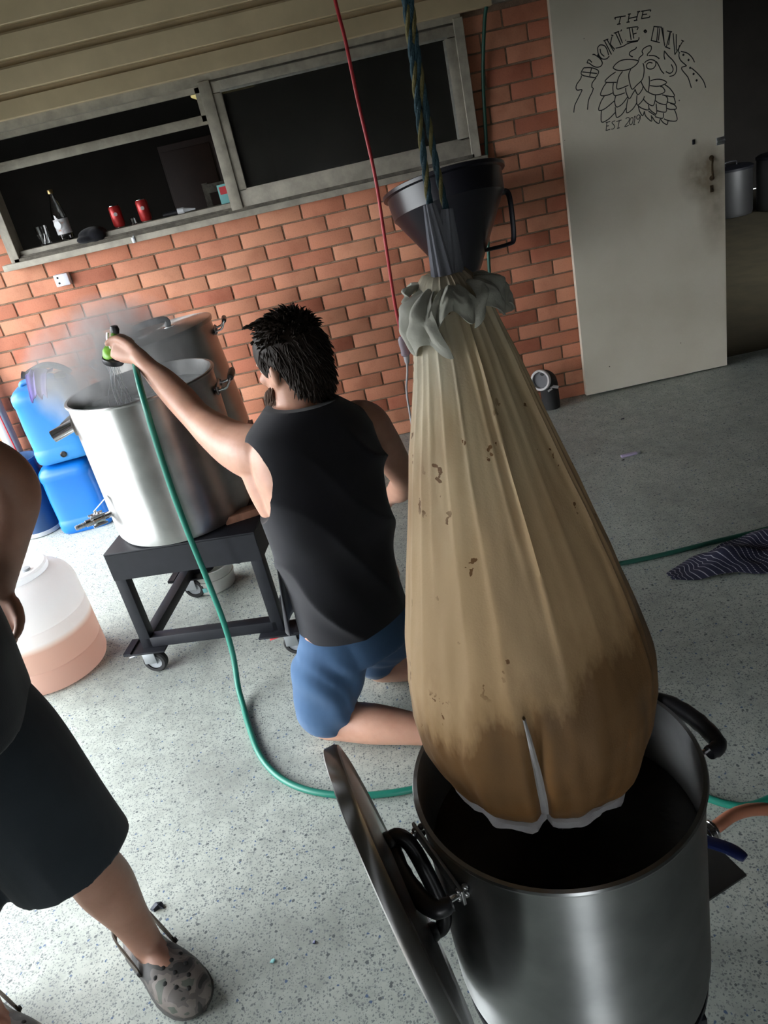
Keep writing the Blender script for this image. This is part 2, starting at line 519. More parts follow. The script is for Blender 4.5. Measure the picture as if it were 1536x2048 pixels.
# brick wall: the mortar bed is the wall, every brick a piece of it
WX0, WX1, WZ0, WZ1 = -2.86, -0.22, 1.475, 2.17
DX0, DX1, DZ1 = 0.98, 2.05, 2.16
back = MB()
yb = (0.007 + 0.11) / 2; yt = 0.11 - 0.007
def wb_(x0, x1, z0, z1):
    back.box(((x0 + x1) / 2, yb, (z0 + z1) / 2), (x1 - x0, yt, z1 - z0))
wb_(-3.76, DX0, 0, WZ0); wb_(-3.76, WX0, WZ0, WZ1); wb_(WX1, DX0, WZ0, WZ1); wb_(-3.76, DX0, WZ1, 2.85); wb_(DX1, 3.2, 0, 2.85); wb_(DX0, DX1, DZ1, 2.85)
wall_back = struct('wall_back', back, MT['mortar'])
BP, BH, J = 0.24792, 0.086, 0.0095
cache = {}
rest = MB()
nb = 0
for c in range(25):
    z0 = c * BH + J / 2; z1 = (c + 1) * BH - J / 2
    k0 = -30 if c % 2 == 0 else -31
    for k in range(k0, 28, 2):
        a = k * BP / 2 + J / 2; b = (k + 2) * BP / 2 - J / 2
        segs = [(max(a, -3.755), b)] if b > -3.73 else []
        for (h0, h1, hz0, hz1) in ((WX0, WX1, WZ0, WZ1), (DX0, DX1, 0, DZ1)):
            if z1 > hz0 and z0 < hz1:
                ns = []
                for s, e in segs:
                    if e <= h0 or s >= h1: ns.append((s, e)); continue
                    if s < h0 - 0.02: ns.append((s, h0 - 0.004))
                    if e > h1 + 0.02: ns.append((h1 + 0.004, e))
                segs = ns
        for s, e in segs:
            if e - s < 0.02: continue
            jz = random.uniform(-0.0008, 0.0008)
            zz1 = min(z1, WZ0 - 0.002) if (z0 < WZ0 < z1 and e > WX0 and s < WX1) else z1
            jy = random.uniform(-0.0015, 0.0015)
            if e < -3.42 or s > 0.25 or nb >= 300:
                rest.box(((s + e) / 2, 0.03 + jy, (z0 + zz1) / 2), (e - s, 0.06, zz1 - z0), bev=0.002)
                continue
            key = (round(e - s, 3), round(zz1 - z0, 3))
            if key not in cache:
                me = MB().box((0, 0.03, 0), (key[0], 0.06, key[1]), bev=0.0025).mesh('brick')
                me.materials.append(MT['brick']); cache[key] = me
            o = bpy.data.objects.new('brick', cache[key]); COL.objects.link(o)
            o.location = ((s + e) / 2, jy, (z0 + zz1) / 2 + jz); o.parent = wall_back
            o.rotation_euler = (0, random.uniform(-0.003, 0.003), 0)
            nb += 1
ro = obj('brick_rest', rest, MT['brick2'], wall_back); ro['kind'] = 'stuff'

# cladding above the window
wu = struct('wall_upper', MB().box((-1.91, -0.02, 2.52), (3.70, 0.03, 0.69)), MT['board'])
zb = [2.166, 2.252, 2.392, 2.532, 2.672, 2.812]
for i, (a, b) in enumerate(zip(zb, zb[1:])):
    prof = [(-0.036, a), (-0.044, a), (-0.046, a + 0.026), (-0.084, a + 0.028), (-0.088, a + 0.032), (-0.086, b - 0.012), (-0.080, b - 0.002), (-0.036, b)]
    if i == 0:
        prof = [(-0.036, a), (-0.084, a), (-0.087, a + 0.004), (-0.078, b - 0.002), (-0.036, b)]
    m = MB(); n = len(prof)
    m.add([(-3.64, y, z) for y, z in prof] + [(-0.06, y, z) for y, z in prof], [(j, (j + 1) % n, n + (j + 1) % n, n + j) for j in range(n)] + [tuple(range(n)), tuple(range(n, 2 * n))])
    obj('cladding_board', m, MT['board'], wu, smooth=False)
struct('trim_1', MB().box((0.10, -0.035, 2.20), (0.32, 0.05, 0.055), bev=0.004), MT['timber'])

# timber window with a raised left sash and a fixed right sash
wn = struct('window_1', MB().box((-2.845, -0.005, 1.815), (0.05, 0.11, 0.67), bev=0.003).box((-0.235, -0.005, 1.815), (0.05, 0.11, 0.67), bev=0.003).box((-1.54, 0.0, 2.145), (2.64, 0.1, 0.045)), MT['timber'])
obj('window_sill', MB().box((-1.548, -0.045, 1.478), (2.73, 0.10, 0.034), bev=0.003), MT['timber'], wn)
obj('sill_track', MB().box((-1.548, 0.0, 1.502), (2.6, 0.12, 0.018)).box((-1.548, -0.035, 1.514), (2.6, 0.014, 0.012)), MT['timber_d'], wn, smooth=False)
obj('inner_sill', MB().box((-1.55, 0.055, 1.528), (2.56, 0.15, 0.034), bev=0.003), MT['timber'], wn)
obj('mullion', MB().box((-1.572, -0.012, 1.82), (0.062, 0.10, 0.63), bev=0.003), MT['timber'], wn)
# left sash pushed up: its bottom rail crosses the opening
ls = obj('sash', MB().box((-2.205, 0.035, 1.968), (1.21, 0.035, 0.047), bev=0.003).box((-2.205, 0.035, 2.11), (1.21, 0.035, 0.03)).box((-2.795, 0.035, 2.04), (0.04, 0.035, 0.16)).box((-1.62, 0.035, 2.04), (0.035, 0.035, 0.16)), MT['timber'], wn)
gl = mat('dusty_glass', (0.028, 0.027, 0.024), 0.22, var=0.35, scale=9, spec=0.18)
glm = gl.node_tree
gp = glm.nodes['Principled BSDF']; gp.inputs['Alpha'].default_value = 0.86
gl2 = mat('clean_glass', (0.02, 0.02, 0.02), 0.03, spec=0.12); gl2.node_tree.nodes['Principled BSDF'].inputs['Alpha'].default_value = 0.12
obj('pane', MB().box((-2.205, 0.035, 2.04), (1.16, 0.004, 0.11)), gl2, ls, smooth=False)
rs = obj('sash', MB().box((-0.90, -0.03, 1.555), (1.30, 0.04, 0.092), bev=0.003).box((-0.90, -0.03, 2.105), (1.30, 0.04, 0.065), bev=0.003)
    .box((-1.522, -0.03, 1.83), (0.055, 0.04, 0.48), bev=0.003).box((-0.285, -0.03, 1.83), (0.06, 0.04, 0.48), bev=0.003), MT['timber'], wn)
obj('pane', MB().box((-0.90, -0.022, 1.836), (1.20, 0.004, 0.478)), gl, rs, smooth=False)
obj('glazing_bead', MB().box((-0.90, -0.046, 2.075), (1.20, 0.008, 0.012)).box((-0.318, -0.046, 1.83), (0.012, 0.008, 0.47)), mat('pale_putty', (0.42, 0.41, 0.37), 0.7, var=0.3, scale=30), rs, smooth=False)

# rooms behind the wall
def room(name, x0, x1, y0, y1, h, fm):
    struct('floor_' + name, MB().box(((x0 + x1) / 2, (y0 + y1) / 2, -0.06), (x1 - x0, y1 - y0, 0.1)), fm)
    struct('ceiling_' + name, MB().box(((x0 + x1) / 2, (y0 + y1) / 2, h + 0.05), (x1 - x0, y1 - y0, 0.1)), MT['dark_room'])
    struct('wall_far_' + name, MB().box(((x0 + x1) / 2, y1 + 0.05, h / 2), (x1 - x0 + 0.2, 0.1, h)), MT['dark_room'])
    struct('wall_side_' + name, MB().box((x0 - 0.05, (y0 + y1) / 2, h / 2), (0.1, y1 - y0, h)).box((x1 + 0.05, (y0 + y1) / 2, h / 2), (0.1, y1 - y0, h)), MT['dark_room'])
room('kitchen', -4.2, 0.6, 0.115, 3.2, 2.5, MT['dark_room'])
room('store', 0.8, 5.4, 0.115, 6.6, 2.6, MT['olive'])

# sliding door with the marker drawing
LINES=[[562,1990,619,1986],
[562,1990,566,1981],
[593,1987,581,1957],
[572,1958,591,1957],
[638,1991,629,1956],
[621,1957,638,1956],
[631,1972,677,1971],
[685,1991,671,1955],
[678,1992,695,1991],
[659,1957,678,1956],
[630,1991,646,1990],
[709,1988,700,1960],
[699,1990,746,1987,745,1980],
[705,1974,729,1972],
[697,1958,739,1956,741,1962],
[383,1798,424,1790,458,1770,452,1750,439,1740],
[383,1798,369,1769,439,1740],
[424,1789,411,1754],
[374,1781,450,1758],
[368,1765,362,1751,340,1730,334,1714,340,1702,362,1700,361,1691,333,1653,318,1630,311,1600],
[444,1739,422,1720,418,1701,423,1696],
[425,1695,419,1679,396,1645,385,1599],
[402,1817,414,1813,432,1797,455,1786,477,1790,481,1808,464,1836,460,1844],
[434,1849,446,1846,473,1822,483,1799],
[402,1817,413,1830,428,1814],
[463,1874,465,1845,482,1820,506,1815,521,1825],
[463,1874,478,1884,501,1875,513,1852,517,1830],
[476,1867,479,1846,495,1828],
[501,1900,533,1829],
[515,1901,546,1841],
[530,1877,542,1910],
[530,1877,552,1848],
[496,1899,522,1902],
[538,1917,549,1911],
[560,1925,586,1862],
[576,1922,594,1868],
[552,1922,581,1925],
[588,1923,594,1930],
[557,1853,595,1854,625,1862,675,1862],
[620,1931,676,1926,673,1912],
[634,1928,640,1874],
[648,1926,654,1877],
[616,1870,673,1865,681,1878],
[651,1898,670,1899],
[708,1901,716,1904,722,1896,715,1892,708,1901,722,1896],
[761,1909,743,1849],
[782,1905,772,1841],
[741,1852,788,1832],
[759,1911,801,1899],
[791,1897,781,1843],
[799,1901,813,1812],
[806,1896,810,1833],
[845,1873,820,1802],
[828,1877,854,1867],
[813,1809,841,1793],
[845,1867,833,1812],
[859,1860,864,1761],
[875,1853,872,1779],
[910,1817,864,1761],
[900,1821,914,1812],
[890,1800,881,1768],
[889,1769,885,1751,894,1728,920,1701,920,1697,898,1695,902,1679,928,1644,939,1612,946,1588],
[896,1770,931,1754,955,1728,966,1705],
[948,1683,981,1650,1010,1610,1023,1573],
[905,1752,909,1755,912,1751,909,1748,905,1752,912,1751],
[932,1723,935,1726,938,1722,935,1719,932,1723,938,1722],
[939,1685,942,1687,945,1683,942,1681,939,1685,945,1683],
[956,1653,960,1655,963,1651,959,1648,956,1653,963,1651],
[971,1619,975,1622,978,1618,975,1615,971,1619,978,1618],
[536,1767,551,1781,581,1792,620,1789,658,1778,671,1769,656,1755,626,1744,587,1744,554,1753,536,1767],
[629,1742,617,1720,618,1686,630,1647,655,1661,686,1681,697,1709,699,1738,695,1756],
[674,1773,677,1785,697,1797,693,1811,704,1823,728,1829,742,1824,739,1806,721,1793,721,1784],
[644,1796,633,1802,626,1812,634,1823,661,1830,664,1838],
[704,1754,710,1761,734,1765,758,1754,762,1738,751,1723,732,1721,715,1730,714,1746,729,1753,745,1746],
[765,1750,776,1731,789,1703,803,1685],
[726,1785,759,1777,782,1759],
[810,1791,807,1767,811,1749],
[812,1787,830,1762,853,1736,869,1707,868,1682,855,1668,831,1666],
[843,1721,852,1698,846,1684,832,1681,813,1693],
[680,1673,689,1650,711,1617,720,1639,724,1669,723,1690],
[729,1666,753,1668,787,1661,815,1641,785,1632,756,1635,725,1645],
[549,1745,514,1731,490,1710,550,1696],
[585,1740,564,1719,552,1691,550,1665,577,1664,612,1670],
[497,1706,476,1685,461,1653,497,1646,527,1651],
[533,1697,528,1670,533,1638,560,1635,590,1638],
[596,1660,597,1638,612,1605,633,1627,646,1641],
[644,1646,659,1615,683,1634,688,1648],
[480,1645,458,1619,445,1584,477,1584,524,1607,534,1612],
[540,1633,533,1608,541,1580,571,1587,603,1615],
[605,1606,595,1573,595,1540,628,1553,650,1577],
[460,1583,455,1553,457,1523,493,1530,532,1555],
[534,1581,534,1550,540,1529,568,1539,592,1565],
[654,1613,650,1584,656,1565,685,1585,693,1601],
[714,1619,721,1611,749,1596,784,1593,804,1602,792,1624,780,1629],
[805,1633,833,1607,854,1568,817,1576,788,1588],
[685,1590,708,1563,737,1546,750,1572,752,1593],
[748,1570,772,1550,808,1538,817,1563,807,1578],
[811,1550,855,1530,853,1555,849,1567],
[810,1518,829,1509,861,1505,854,1524,830,1538],
[656,1563,677,1545,711,1531,713,1555],
[712,1540,730,1518,754,1504,754,1553],
[755,1518,804,1501,808,1536],
[658,1558,664,1532,678,1509,689,1529],
[689,1527,695,1503,725,1472,724,1502],
[711,1525,744,1498,749,1503],
[744,1491,785,1474,791,1499],
[729,1494,743,1469,764,1453,770,1472],
[773,1474,787,1453,808,1439,814,1456],
[792,1470,822,1454,861,1447,860,1478,851,1502],
[484,1518,476,1479],
[477,1517,502,1517],
[480,1499,493,1498],
[474,1478,499,1479],
[529,1515,516,1514,511,1508,520,1497,524,1487,516,1478,504,1479],
[534,1510,564,1512],
[551,1511,541,1476],
[536,1476,551,1476],
[586,1513,596,1517,606,1511,600,1496,578,1476,601,1478],
[624,1493,620,1484,614,1479,608,1480,605,1487,607,1497,612,1507,618,1512,623,1511,626,1504,624,1493],
[631,1510,638,1514,628,1476],
[623,1476,636,1476],
[665,1512,656,1518,646,1511,647,1500,657,1498,666,1512,662,1492,651,1478]]
LN_HOP = 109
dr = struct('door_1', MB().box((0.6775, -0.029, 1.105), (0.885, 0.042, 2.19), bev=0.002), MT['door'])
for i, ln in enumerate(LINES):
    pts = [V((ln[j] / 1000, -0.0503, ln[j + 1] / 1000)) for j in range(0, len(ln), 2)]
    if len(pts) > 2:
        pts = [V(p) for p in cr([tuple(p) for p in pts], 4)]
    m = MB(); w = 0.0026 if i < LN_HOP else 0.002
    vsx = []
    for j, p in enumerate(pts):
        t = (pts[min(j + 1, len(pts) - 1)] - pts[max(j - 1, 0)]).normalized()
        n = V((-t.z, 0, t.x)) * w
        vsx += [p + n, p - n]
    m.add(vsx, [(2 * j, 2 * j + 1, 2 * j + 3, 2 * j + 2) for j in range(len(pts) - 1)])
    if i == 0: ink = MB()
    ink.add(m.v, m.f)
obj('marker_drawing', ink, MT['ink'], dr, smooth=False, label='black marker lettering arched over a hop cone')
hp = MB()
hp.tube(cr([(1.046, -0.05, 1.219), (1.044, -0.068, 1.21), (1.036, -0.083, 1.19), (1.034, -0.085, 1.168), (1.036, -0.083, 1.145), (1.044, -0.068, 1.127), (1.046, -0.05, 1.118)], 5), [0.0055] * 31, n=10)
hp.lathe([(0.001, 0.010), (0.009, 0.009), (0.013, 0.004), (0.014, 0.0)], (1.046, -0.05, 1.221), 16, frame((0, -1, 0))).lathe([(0.001, 0.010), (0.009, 0.009), (0.013, 0.004), (0.014, 0.0)], (1.046, -0.05, 1.116), 16, frame((0, -1, 0)))
obj('pull_handle', hp, MT['rust'], dr)
lk = obj('lock', MB().box((1.044, -0.052, 1.06), (0.017, 0.006, 0.036), bev=0.002), MT['rust'], dr)
obj('keyhole', MB().box((1.044, -0.0556, 1.058), (0.004, 0.002, 0.012)), MT['dark_hole'], lk, smooth=False)
obj('bolt_plate', MB().box((1.097, -0.052, 1.297), (0.045, 0.006, 0.038), bev=0.001).tube([(1.075, -0.058, 1.297), (1.118, -0.058, 1.297)], 0.006, 10), MT['zinc'], dr)
obj('hasp', MB().box((0.948, -0.054, 1.322), (0.014, 0.010, 0.026), bev=0.003), MT['black_fr'], dr)

# grey downpipe and cord at the left end of the wall
t = thing('downpipe', (-3.29, -0.07, 0), 'pale grey downpipe on the brick wall left of the blue drums', 'pipe')
obj('pipe', MB().tube([(-3.29, -0.07, 0.0), (-3.29, -0.07, 2.16)], 0.045, 20), MT['grey_pl'], t)
obj('bracket', MB().tube([(-3.29, -0.07, 1.20), (-3.29, -0.07, 1.23)], 0.049, 20).box((-3.29, -0.02, 1.215), (0.03, 0.04, 0.03)), MT['zinc'], t)
tag(obj('thin_cord', MB().tube(cr([(-3.27, -0.125, 2.15), (-3.268, -0.125, 1.4), (-3.262, -0.125, 0.8), (-3.25, -0.125, 0.3), (-3.24, -0.13, 0.006)], 5), 0.004, 8), MT['red'], org=(-3.24, -0.13, 0)), 'thin reddish cord running down beside the grey downpipe', 'cord')

# white power point on the bricks
t = thing('power_point', (-2.643, 0, 1.353), 'small white surface-mounted power point on the brick wall', 'socket')
obj('box_body', MB().box((-2.643, -0.022, 1.353), (0.082, 0.044, 0.066), bev=0.006), MT['socket'], t)
for dx, dz in ((-0.018, 0.016), (-0.018, -0.014)):
    obj('socket_hole', MB().lathe([(0.006, 0), (0.006, 0.002), (0.0005, 0.002)], (-2.643 + dx, -0.0435, 1.353 + dz), 12, frame((0, -1, 0))), MT['dark_hole'], t)

# things standing on the inner sill
SZ = 1.545
def tumbler():
    t = thing('drinking_glass', (-2.685, 0.06, SZ), 'small clear cut-glass tumbler at left end of the window sill', 'glass')
    obj('bowl', MB().lathe([(0.001, 0.008), (0.024, 0.008), (0.033, 0.10), (0.036, 0.10), (0.029, 0.0), (0.001, 0.0)], (-2.685, 0.06, SZ), 16), MT['glass'], t, angle=20)
    f = MB()
    for k in range(12):
        a = k * math.pi / 6
        f.bar((-2.685 + 0.030 * math.cos(a), 0.06 + 0.030 * math.sin(a), SZ + 0.006), (-2.685 + 0.0335 * math.cos(a + 0.5), 0.06 + 0.0335 * math.sin(a + 0.5), SZ + 0.06), 0.003, 0.003)
    obj('cut_pattern', f, MT['glass'], t, smooth=False)
tumbler()
b = (-2.565, 0.06, SZ)
t = thing('glass_bottle', b, 'tall clear glass bottle with white label and gold top on the sill', 'bottle')
obj('bottle_body', MB().lathe([(0.001, 0.003), (0.036, 0.0), (0.040, 0.006), (0.040, 0.135), (0.036, 0.155), (0.024, 0.195), (0.0145, 0.225), (0.013, 0.25), (0.0145, 0.252), (0.0145, 0.262), (0.011, 0.262), (0.0105, 0.225), (0.020, 0.195), (0.0325, 0.153), (0.0365, 0.13), (0.0365, 0.01), (0.001, 0.008)], b, 32), MT['glass'], t)
lm, nt, p = newmat('bottle_label')
tc = N(nt, 'ShaderNodeTexCoord'); nz = N(nt, 'ShaderNodeTexNoise', i_Scale=35.0); nt.links.new(tc.outputs['Object'], nz.inputs['Vector'])
rp = ramp(nt, [(0.5, (0.62, 0.62, 0.64)), (0.62, (0.50, 0.48, 0.50)), (0.70, (0.5, 0.2, 0.1))]); nt.links.new(nz.outputs['Fac'], rp.inputs['Fac']); nt.links.new(rp.outputs['Color'], p.inputs['Base Color'])
lb = MB(); rings = []
for z in (0.035, 0.115):
    rings.append([V(b) + V((0.0405 * math.cos(a), 0.0405 * math.sin(a), z)) for a in [R(-200 + 7.5 * k) for k in range(32)]])
lb.add(rings[0] + rings[1], [(i, i + 1, 33 + i, 32 + i) for i in range(31)])
lo = obj('label', lb, lm, t, label='white paper label with a pale round badge')
obj('badge', MB().lathe([(0.0005, 0.0412), (0.022, 0.0402), (0.024, 0.0385)], (b[0], b[1], b[2] + 0.085), 20, frame((-0.35, -1, 0))), MT['white_pl'], lo)
obj('cap', MB().lathe([(0.015, 0.247), (0.016, 0.262), (0.014, 0.268), (0.001, 0.269)], b, 20), MT['brass'], t)
def can(x, y, lab):
    b = V((x, y, SZ + 0.002))
    t = thing('drink_can', b, lab, 'can', 'red cans on the sill')
    obj('can_body', MB().lathe([(0.026, 0.004), (0.033, 0.014), (0.033, 0.104), (0.0285, 0.114)], b, 32), CANM, t)
    obj('can_lid', MB().lathe([(0.0285, 0.114), (0.028, 0.1175), (0.0265, 0.1165), (0.0255, 0.113), (0.001, 0.113)], b, 32), MT['silver'], t)
    obj('can_base', MB().lathe([(0.026, 0.004), (0.025, 0.0), (0.001, 0.001)], b, 32), MT['silver'], t)
    obj('can_badge', MB().lathe([(0.0005, 0.0335), (0.010, 0.0332), (0.011, 0.032)], b + V((0, 0, 0.072)), 16, frame((0.15, -1, 0))), mat('grey_badge', (0.45, 0.42, 0.42), 0.4), t)
CANM = mat('red_can_paint', (0.50, 0.03, 0.03), 0.3, 0.35, var=0.3, scale=28)
can(-2.252, 0.05, 'red drink can on the sill, the one nearer the bottle')
can(-2.097, 0.05, 'red drink can on the sill, the one farther right')
tag(fuse(obj('cloth_cap', MB().ball((-2.40, 0.0, 1.545), (0.085, 0.065, 0.042)).ball((-2.43, -0.045, 1.532), (0.055, 0.04, 0.022)).ball((-2.375, -0.03, 1.54), (0.055, 0.05, 0.04)), MT['cap_cloth'], org=(-2.40, 0.0, 1.51)), 0.006, 4), 'crumpled black cloth cap lying on the window sill', 'cap')
t = thing('shot_glass', (-2.168, 0.045, SZ), 'tiny clear glass between the two red cans', 'glass')
obj('cup', MB().lathe([(0.001, 0.006), (0.013, 0.006), (0.017, 0.035), (0.019, 0.035), (0.016, 0.0), (0.001, 0.0)], (-2.168, 0.045, SZ), 16), MT['glass'], t)
t = thing('torch', (-1.90, 0.05, SZ), 'slim metal torch lying on the sill beside the mullion', 'torch')
obj('torch_body', MB().tube([(-2.0, 0.052, SZ + 0.013), (-1.90, 0.05, SZ + 0.013)], 0.012, 14), MT['black_pl'], t)
obj('torch_head', MB().tube([(-1.915, 0.05, SZ + 0.016), (-1.88, 0.05, SZ + 0.016), (-1.875, 0.05, SZ + 0.016), (-1.815, 0.048, SZ + 0.01)], [0.016, 0.016, 0.012, 0.004], 14), MT['white_pl'], t)
t = thing('card_box', (-1.635, 0.075, SZ), 'small teal and red card box half behind the mullion', 'box')
obj('carton', MB().box((-1.632, 0.09, SZ + 0.05), (0.075, 0.03, 0.10), bev=0.001), MT['teal'], t)
obj('printed_patch', MB().box((-1.640, 0.0745, SZ + 0.068), (0.04, 0.002, 0.04)), MT['red_pl'], t, smooth=False)
tag(obj('window_latch', MB().box((-2.165, -0.098, 1.475), (0.02, 0.008, 0.03), bev=0.002).tube([(-2.165, -0.098, 1.48), (-2.155, -0.108, 1.50)], 0.004, 8), MT['zinc'], org=(-2.165, -0.098, 1.46)), 'little broken metal latch on the front of the window sill', 'latch')

# dim kitchen things seen through the window
t = thing('ceiling_light', (-1.68, 1.75, 2.20), 'yellowish flat ceiling light glowing in the dark room', 'lamp')
obj('housing', MB().box((-1.68, 1.75, 2.265), (0.46, 0.30, 0.06), bev=0.005).tube([(-1.68, 1.75, 2.29), (-1.68, 1.75, 2.5)], 0.01, 10), MT['white_pl'], t)
em, nt, p = newmat('warm_diffuser'); p.inputs['Base Color'].default_value = (0.6, 0.55, 0.3, 1); p.inputs['Emission Color'].default_value = (1.0, 0.85, 0.35, 1); p.inputs['Emission Strength'].default_value = 0.6
obj('diffuser', MB().box((-1.68, 1.75, 2.222), (0.44, 0.28, 0.03), bev=0.006), em, t)
t = thing('cupboard', (-2.0, 2.9, 0), 'dark reddish brown cupboard standing in the dim room', 'cupboard')
obj('carcass', MB().box((-2.0, 2.92, 1.0), (0.9, 0.5, 2.0), bev=0.004), MT['brown'], t)
for x in (-2.22, -1.78):
    d = obj('door', MB().box((x, 2.665, 1.0), (0.42, 0.02, 1.9), bev=0.004), MT['brown'], t)
    obj('knob', MB().ball((x + (0.16 if x < -2 else -0.16), 2.645, 1.05), 0.014), MT['brass'], d)
t = thing('dining_chair', (-1.75, 1.1, 0), 'dim wooden chair with open back seen through the window', 'chair')
obj('seat', MB().box((-1.75, 1.1, 0.9), (0.42, 0.42, 0.04), bev=0.01), MT['brown'], t)
for x in (-1.93, -1.57):
    for y in (0.93, 1.27):
        obj('leg', MB().bar((x, y, 0.0), (x, y, 0.88), 0.04, 0.04), MT['brown'], t, smooth=False)
    obj('back_post', MB().bar((x, 1.28, 0.92), (x, 1.32, 1.66), 0.04, 0.03), MT['timber_d'], t, smooth=False)
for z in (1.35, 1.62):
    obj('back_rail', MB().box((-1.75, 1.31, z), (0.36, 0.02, 0.06), bev=0.004), MT['timber_d'], t)
tag(obj('paper_note', MB().box((-1.66, 2.645, 1.72), (0.16, 0.004, 0.22)), MT['paper'], org=(-1.66, 2.645, 1.61), smooth=False), 'pale paper note stuck to the dark cupboard', 'paper')

# dim store room: two kettles on the floor
def store_pot(x, y, r, h, lab):
    t = thing('stock_pot', (x, y, 0), lab, 'pot', 'pots in the dark store room')
    obj('pot_body', MB().lathe([(0.001, 0.0), (r * 0.96, 0.0), (r, 0.03), (r, h), (r * 1.03, h), (r * 1.03, h + 0.012), (r * 0.98, h + 0.012), (r * 0.98, 0.03), (0.001, 0.02)], (x, y, 0), 40), mat('tarnished_steel', (0.10, 0.10, 0.10), 0.45, 0.8), t)
    l = obj('lid', MB().lathe([(r * 1.04, h + 0.005), (r * 1.04, h + 0.03), (r * 0.9, h + 0.05), (0.001, h + 0.055)], (x, y, 0), 40), MT['black_fr'], t)
    obj('lid_handle', MB().tube(cr([(x - 0.07, y, h + 0.05), (x - 0.06, y, h + 0.09), (x + 0.06, y, h + 0.09), (x + 0.07, y, h + 0.05)], 5), 0.012, 10), MT['black_pl'], l)
store_pot(3.50, 5.0, 0.24, 0.50, 'dark steel pot in the store room, the one nearer the door edge')
store_pot(4.02, 4.85, 0.26, 0.55, 'dark steel pot in the store room, at the very right of the picture')

# ------------------------------------------------------------------ kettles
def handle(c, r, z, ang, parent, half=0.06, out=0.05, lift=0.0, grip_r=0.011, arm_r=0.005, rot=None, pivot=None, curved=False, inner=True):
    """side handle: chrome bracket, two arms and a black grip; rot/pivot tilt it with its pot"""
    def tf(p):
        p = V(p)
        return p if rot is None else V(pivot) + rot @ (p - V(pivot))
    a = R(ang)
    rad = V((math.cos(a), math.sin(a), 0)); tan = V((-math.sin(a), math.cos(a), 0))
    w = V((c[0], c[1], z)) + rad * r
    br = MB(); arms = []; grip = MB()
    br.box(tf(w + rad * 0.003), (0.006, half * 2.3, 0.032), (rot or Matrix.Identity(3)) @ Matrix.Rotation(a, 3, 'Z'), 0.002)
    for s in (-1, 1):
        for dz in (-0.008, 0.008):
            br.ball(tf(w + rad * 0.007 + tan * half * s * 1.0 + V((0, 0, dz))), 0.005, seg=8, rings=6)
            if inner:
                br.ball(tf(w - rad * 0.006 + tan * half * s * 1.0 + V((0, 0, dz))), 0.006, seg=8, rings=6)
        e = w + rad * out + V((0, 0, lift)) + tan * half * s
        arms.append(MB().tube([tf(p) for p in cr([tuple(w + tan * half * s), tuple(w + rad * out * 0.6 + tan * half * s + V((0, 0, lift * 0.1))), tuple(e)], 4)], arm_r, 10))
    e0 = w + rad * out + V((0, 0, lift)) - tan * half; e1 = w + rad * out + V((0, 0, lift)) + tan * half
    if curved:
        pts = cr([tuple(w + rad * out * 0.45 - tan * half * 1.08), tuple(e0 * 0.98 + e1 * 0.02), tuple((e0 + e1) / 2 + rad * out * 0.22), tuple(e1 * 0.98 + e0 * 0.02), tuple(w + rad * out * 0.45 + tan * half * 1.08)], 6)
    else:
        pts = [tuple(e0 + (e1 - e0) * t) for t in (-0.04, 0, 0.1, 0.3, 0.5, 0.7, 0.9, 1.0, 1.04)]
    n = len(pts)
    grip.tube([tf(p) for p in pts], [grip_r * (0.75 + 0.25 * math.sin(math.pi * i / (n - 1)) + 0.05 * math.sin(i * 2.4)) for i in range(n)], 14)
    h = obj('handle', br, MT['steel_dark'], parent)
    for am in arms: obj('handle_arm', am, MT['chrome'], h)
    obj('grip', grip, MT['black_pl'], h)
    return h

def pot_body(c, r, z0, h, rim=0.006, th=0.004):
    pr = [(0.001, 0.0), (r - 0.035, 0.0), (r - 0.012, 0.008), (r - 0.003, 0.024), (r, 0.05), (r, h - 0.012), (r + rim, h - 0.010), (r + rim + 0.002, h - 0.004), (r + rim, h), (r - th + 0.001, h), (r - th, h - 0.006), (r - th, 0.05), (r - th - 0.012, 0.02), (0.001, 0.012)]
    pr2 = []
    for (a, b) in zip(pr, pr[1:]):
        n = 8 if abs(a[1] - b[1]) > 0.1 else 1
        pr2 += [(a[0] + (b[0] - a[0]) * i / n, a[1] + (b[1] - a[1]) * i / n) for i in range(n)]
    pr2.append(pr[-1])
    return MB().lathe(pr2, (c[0], c[1], z0), 96)

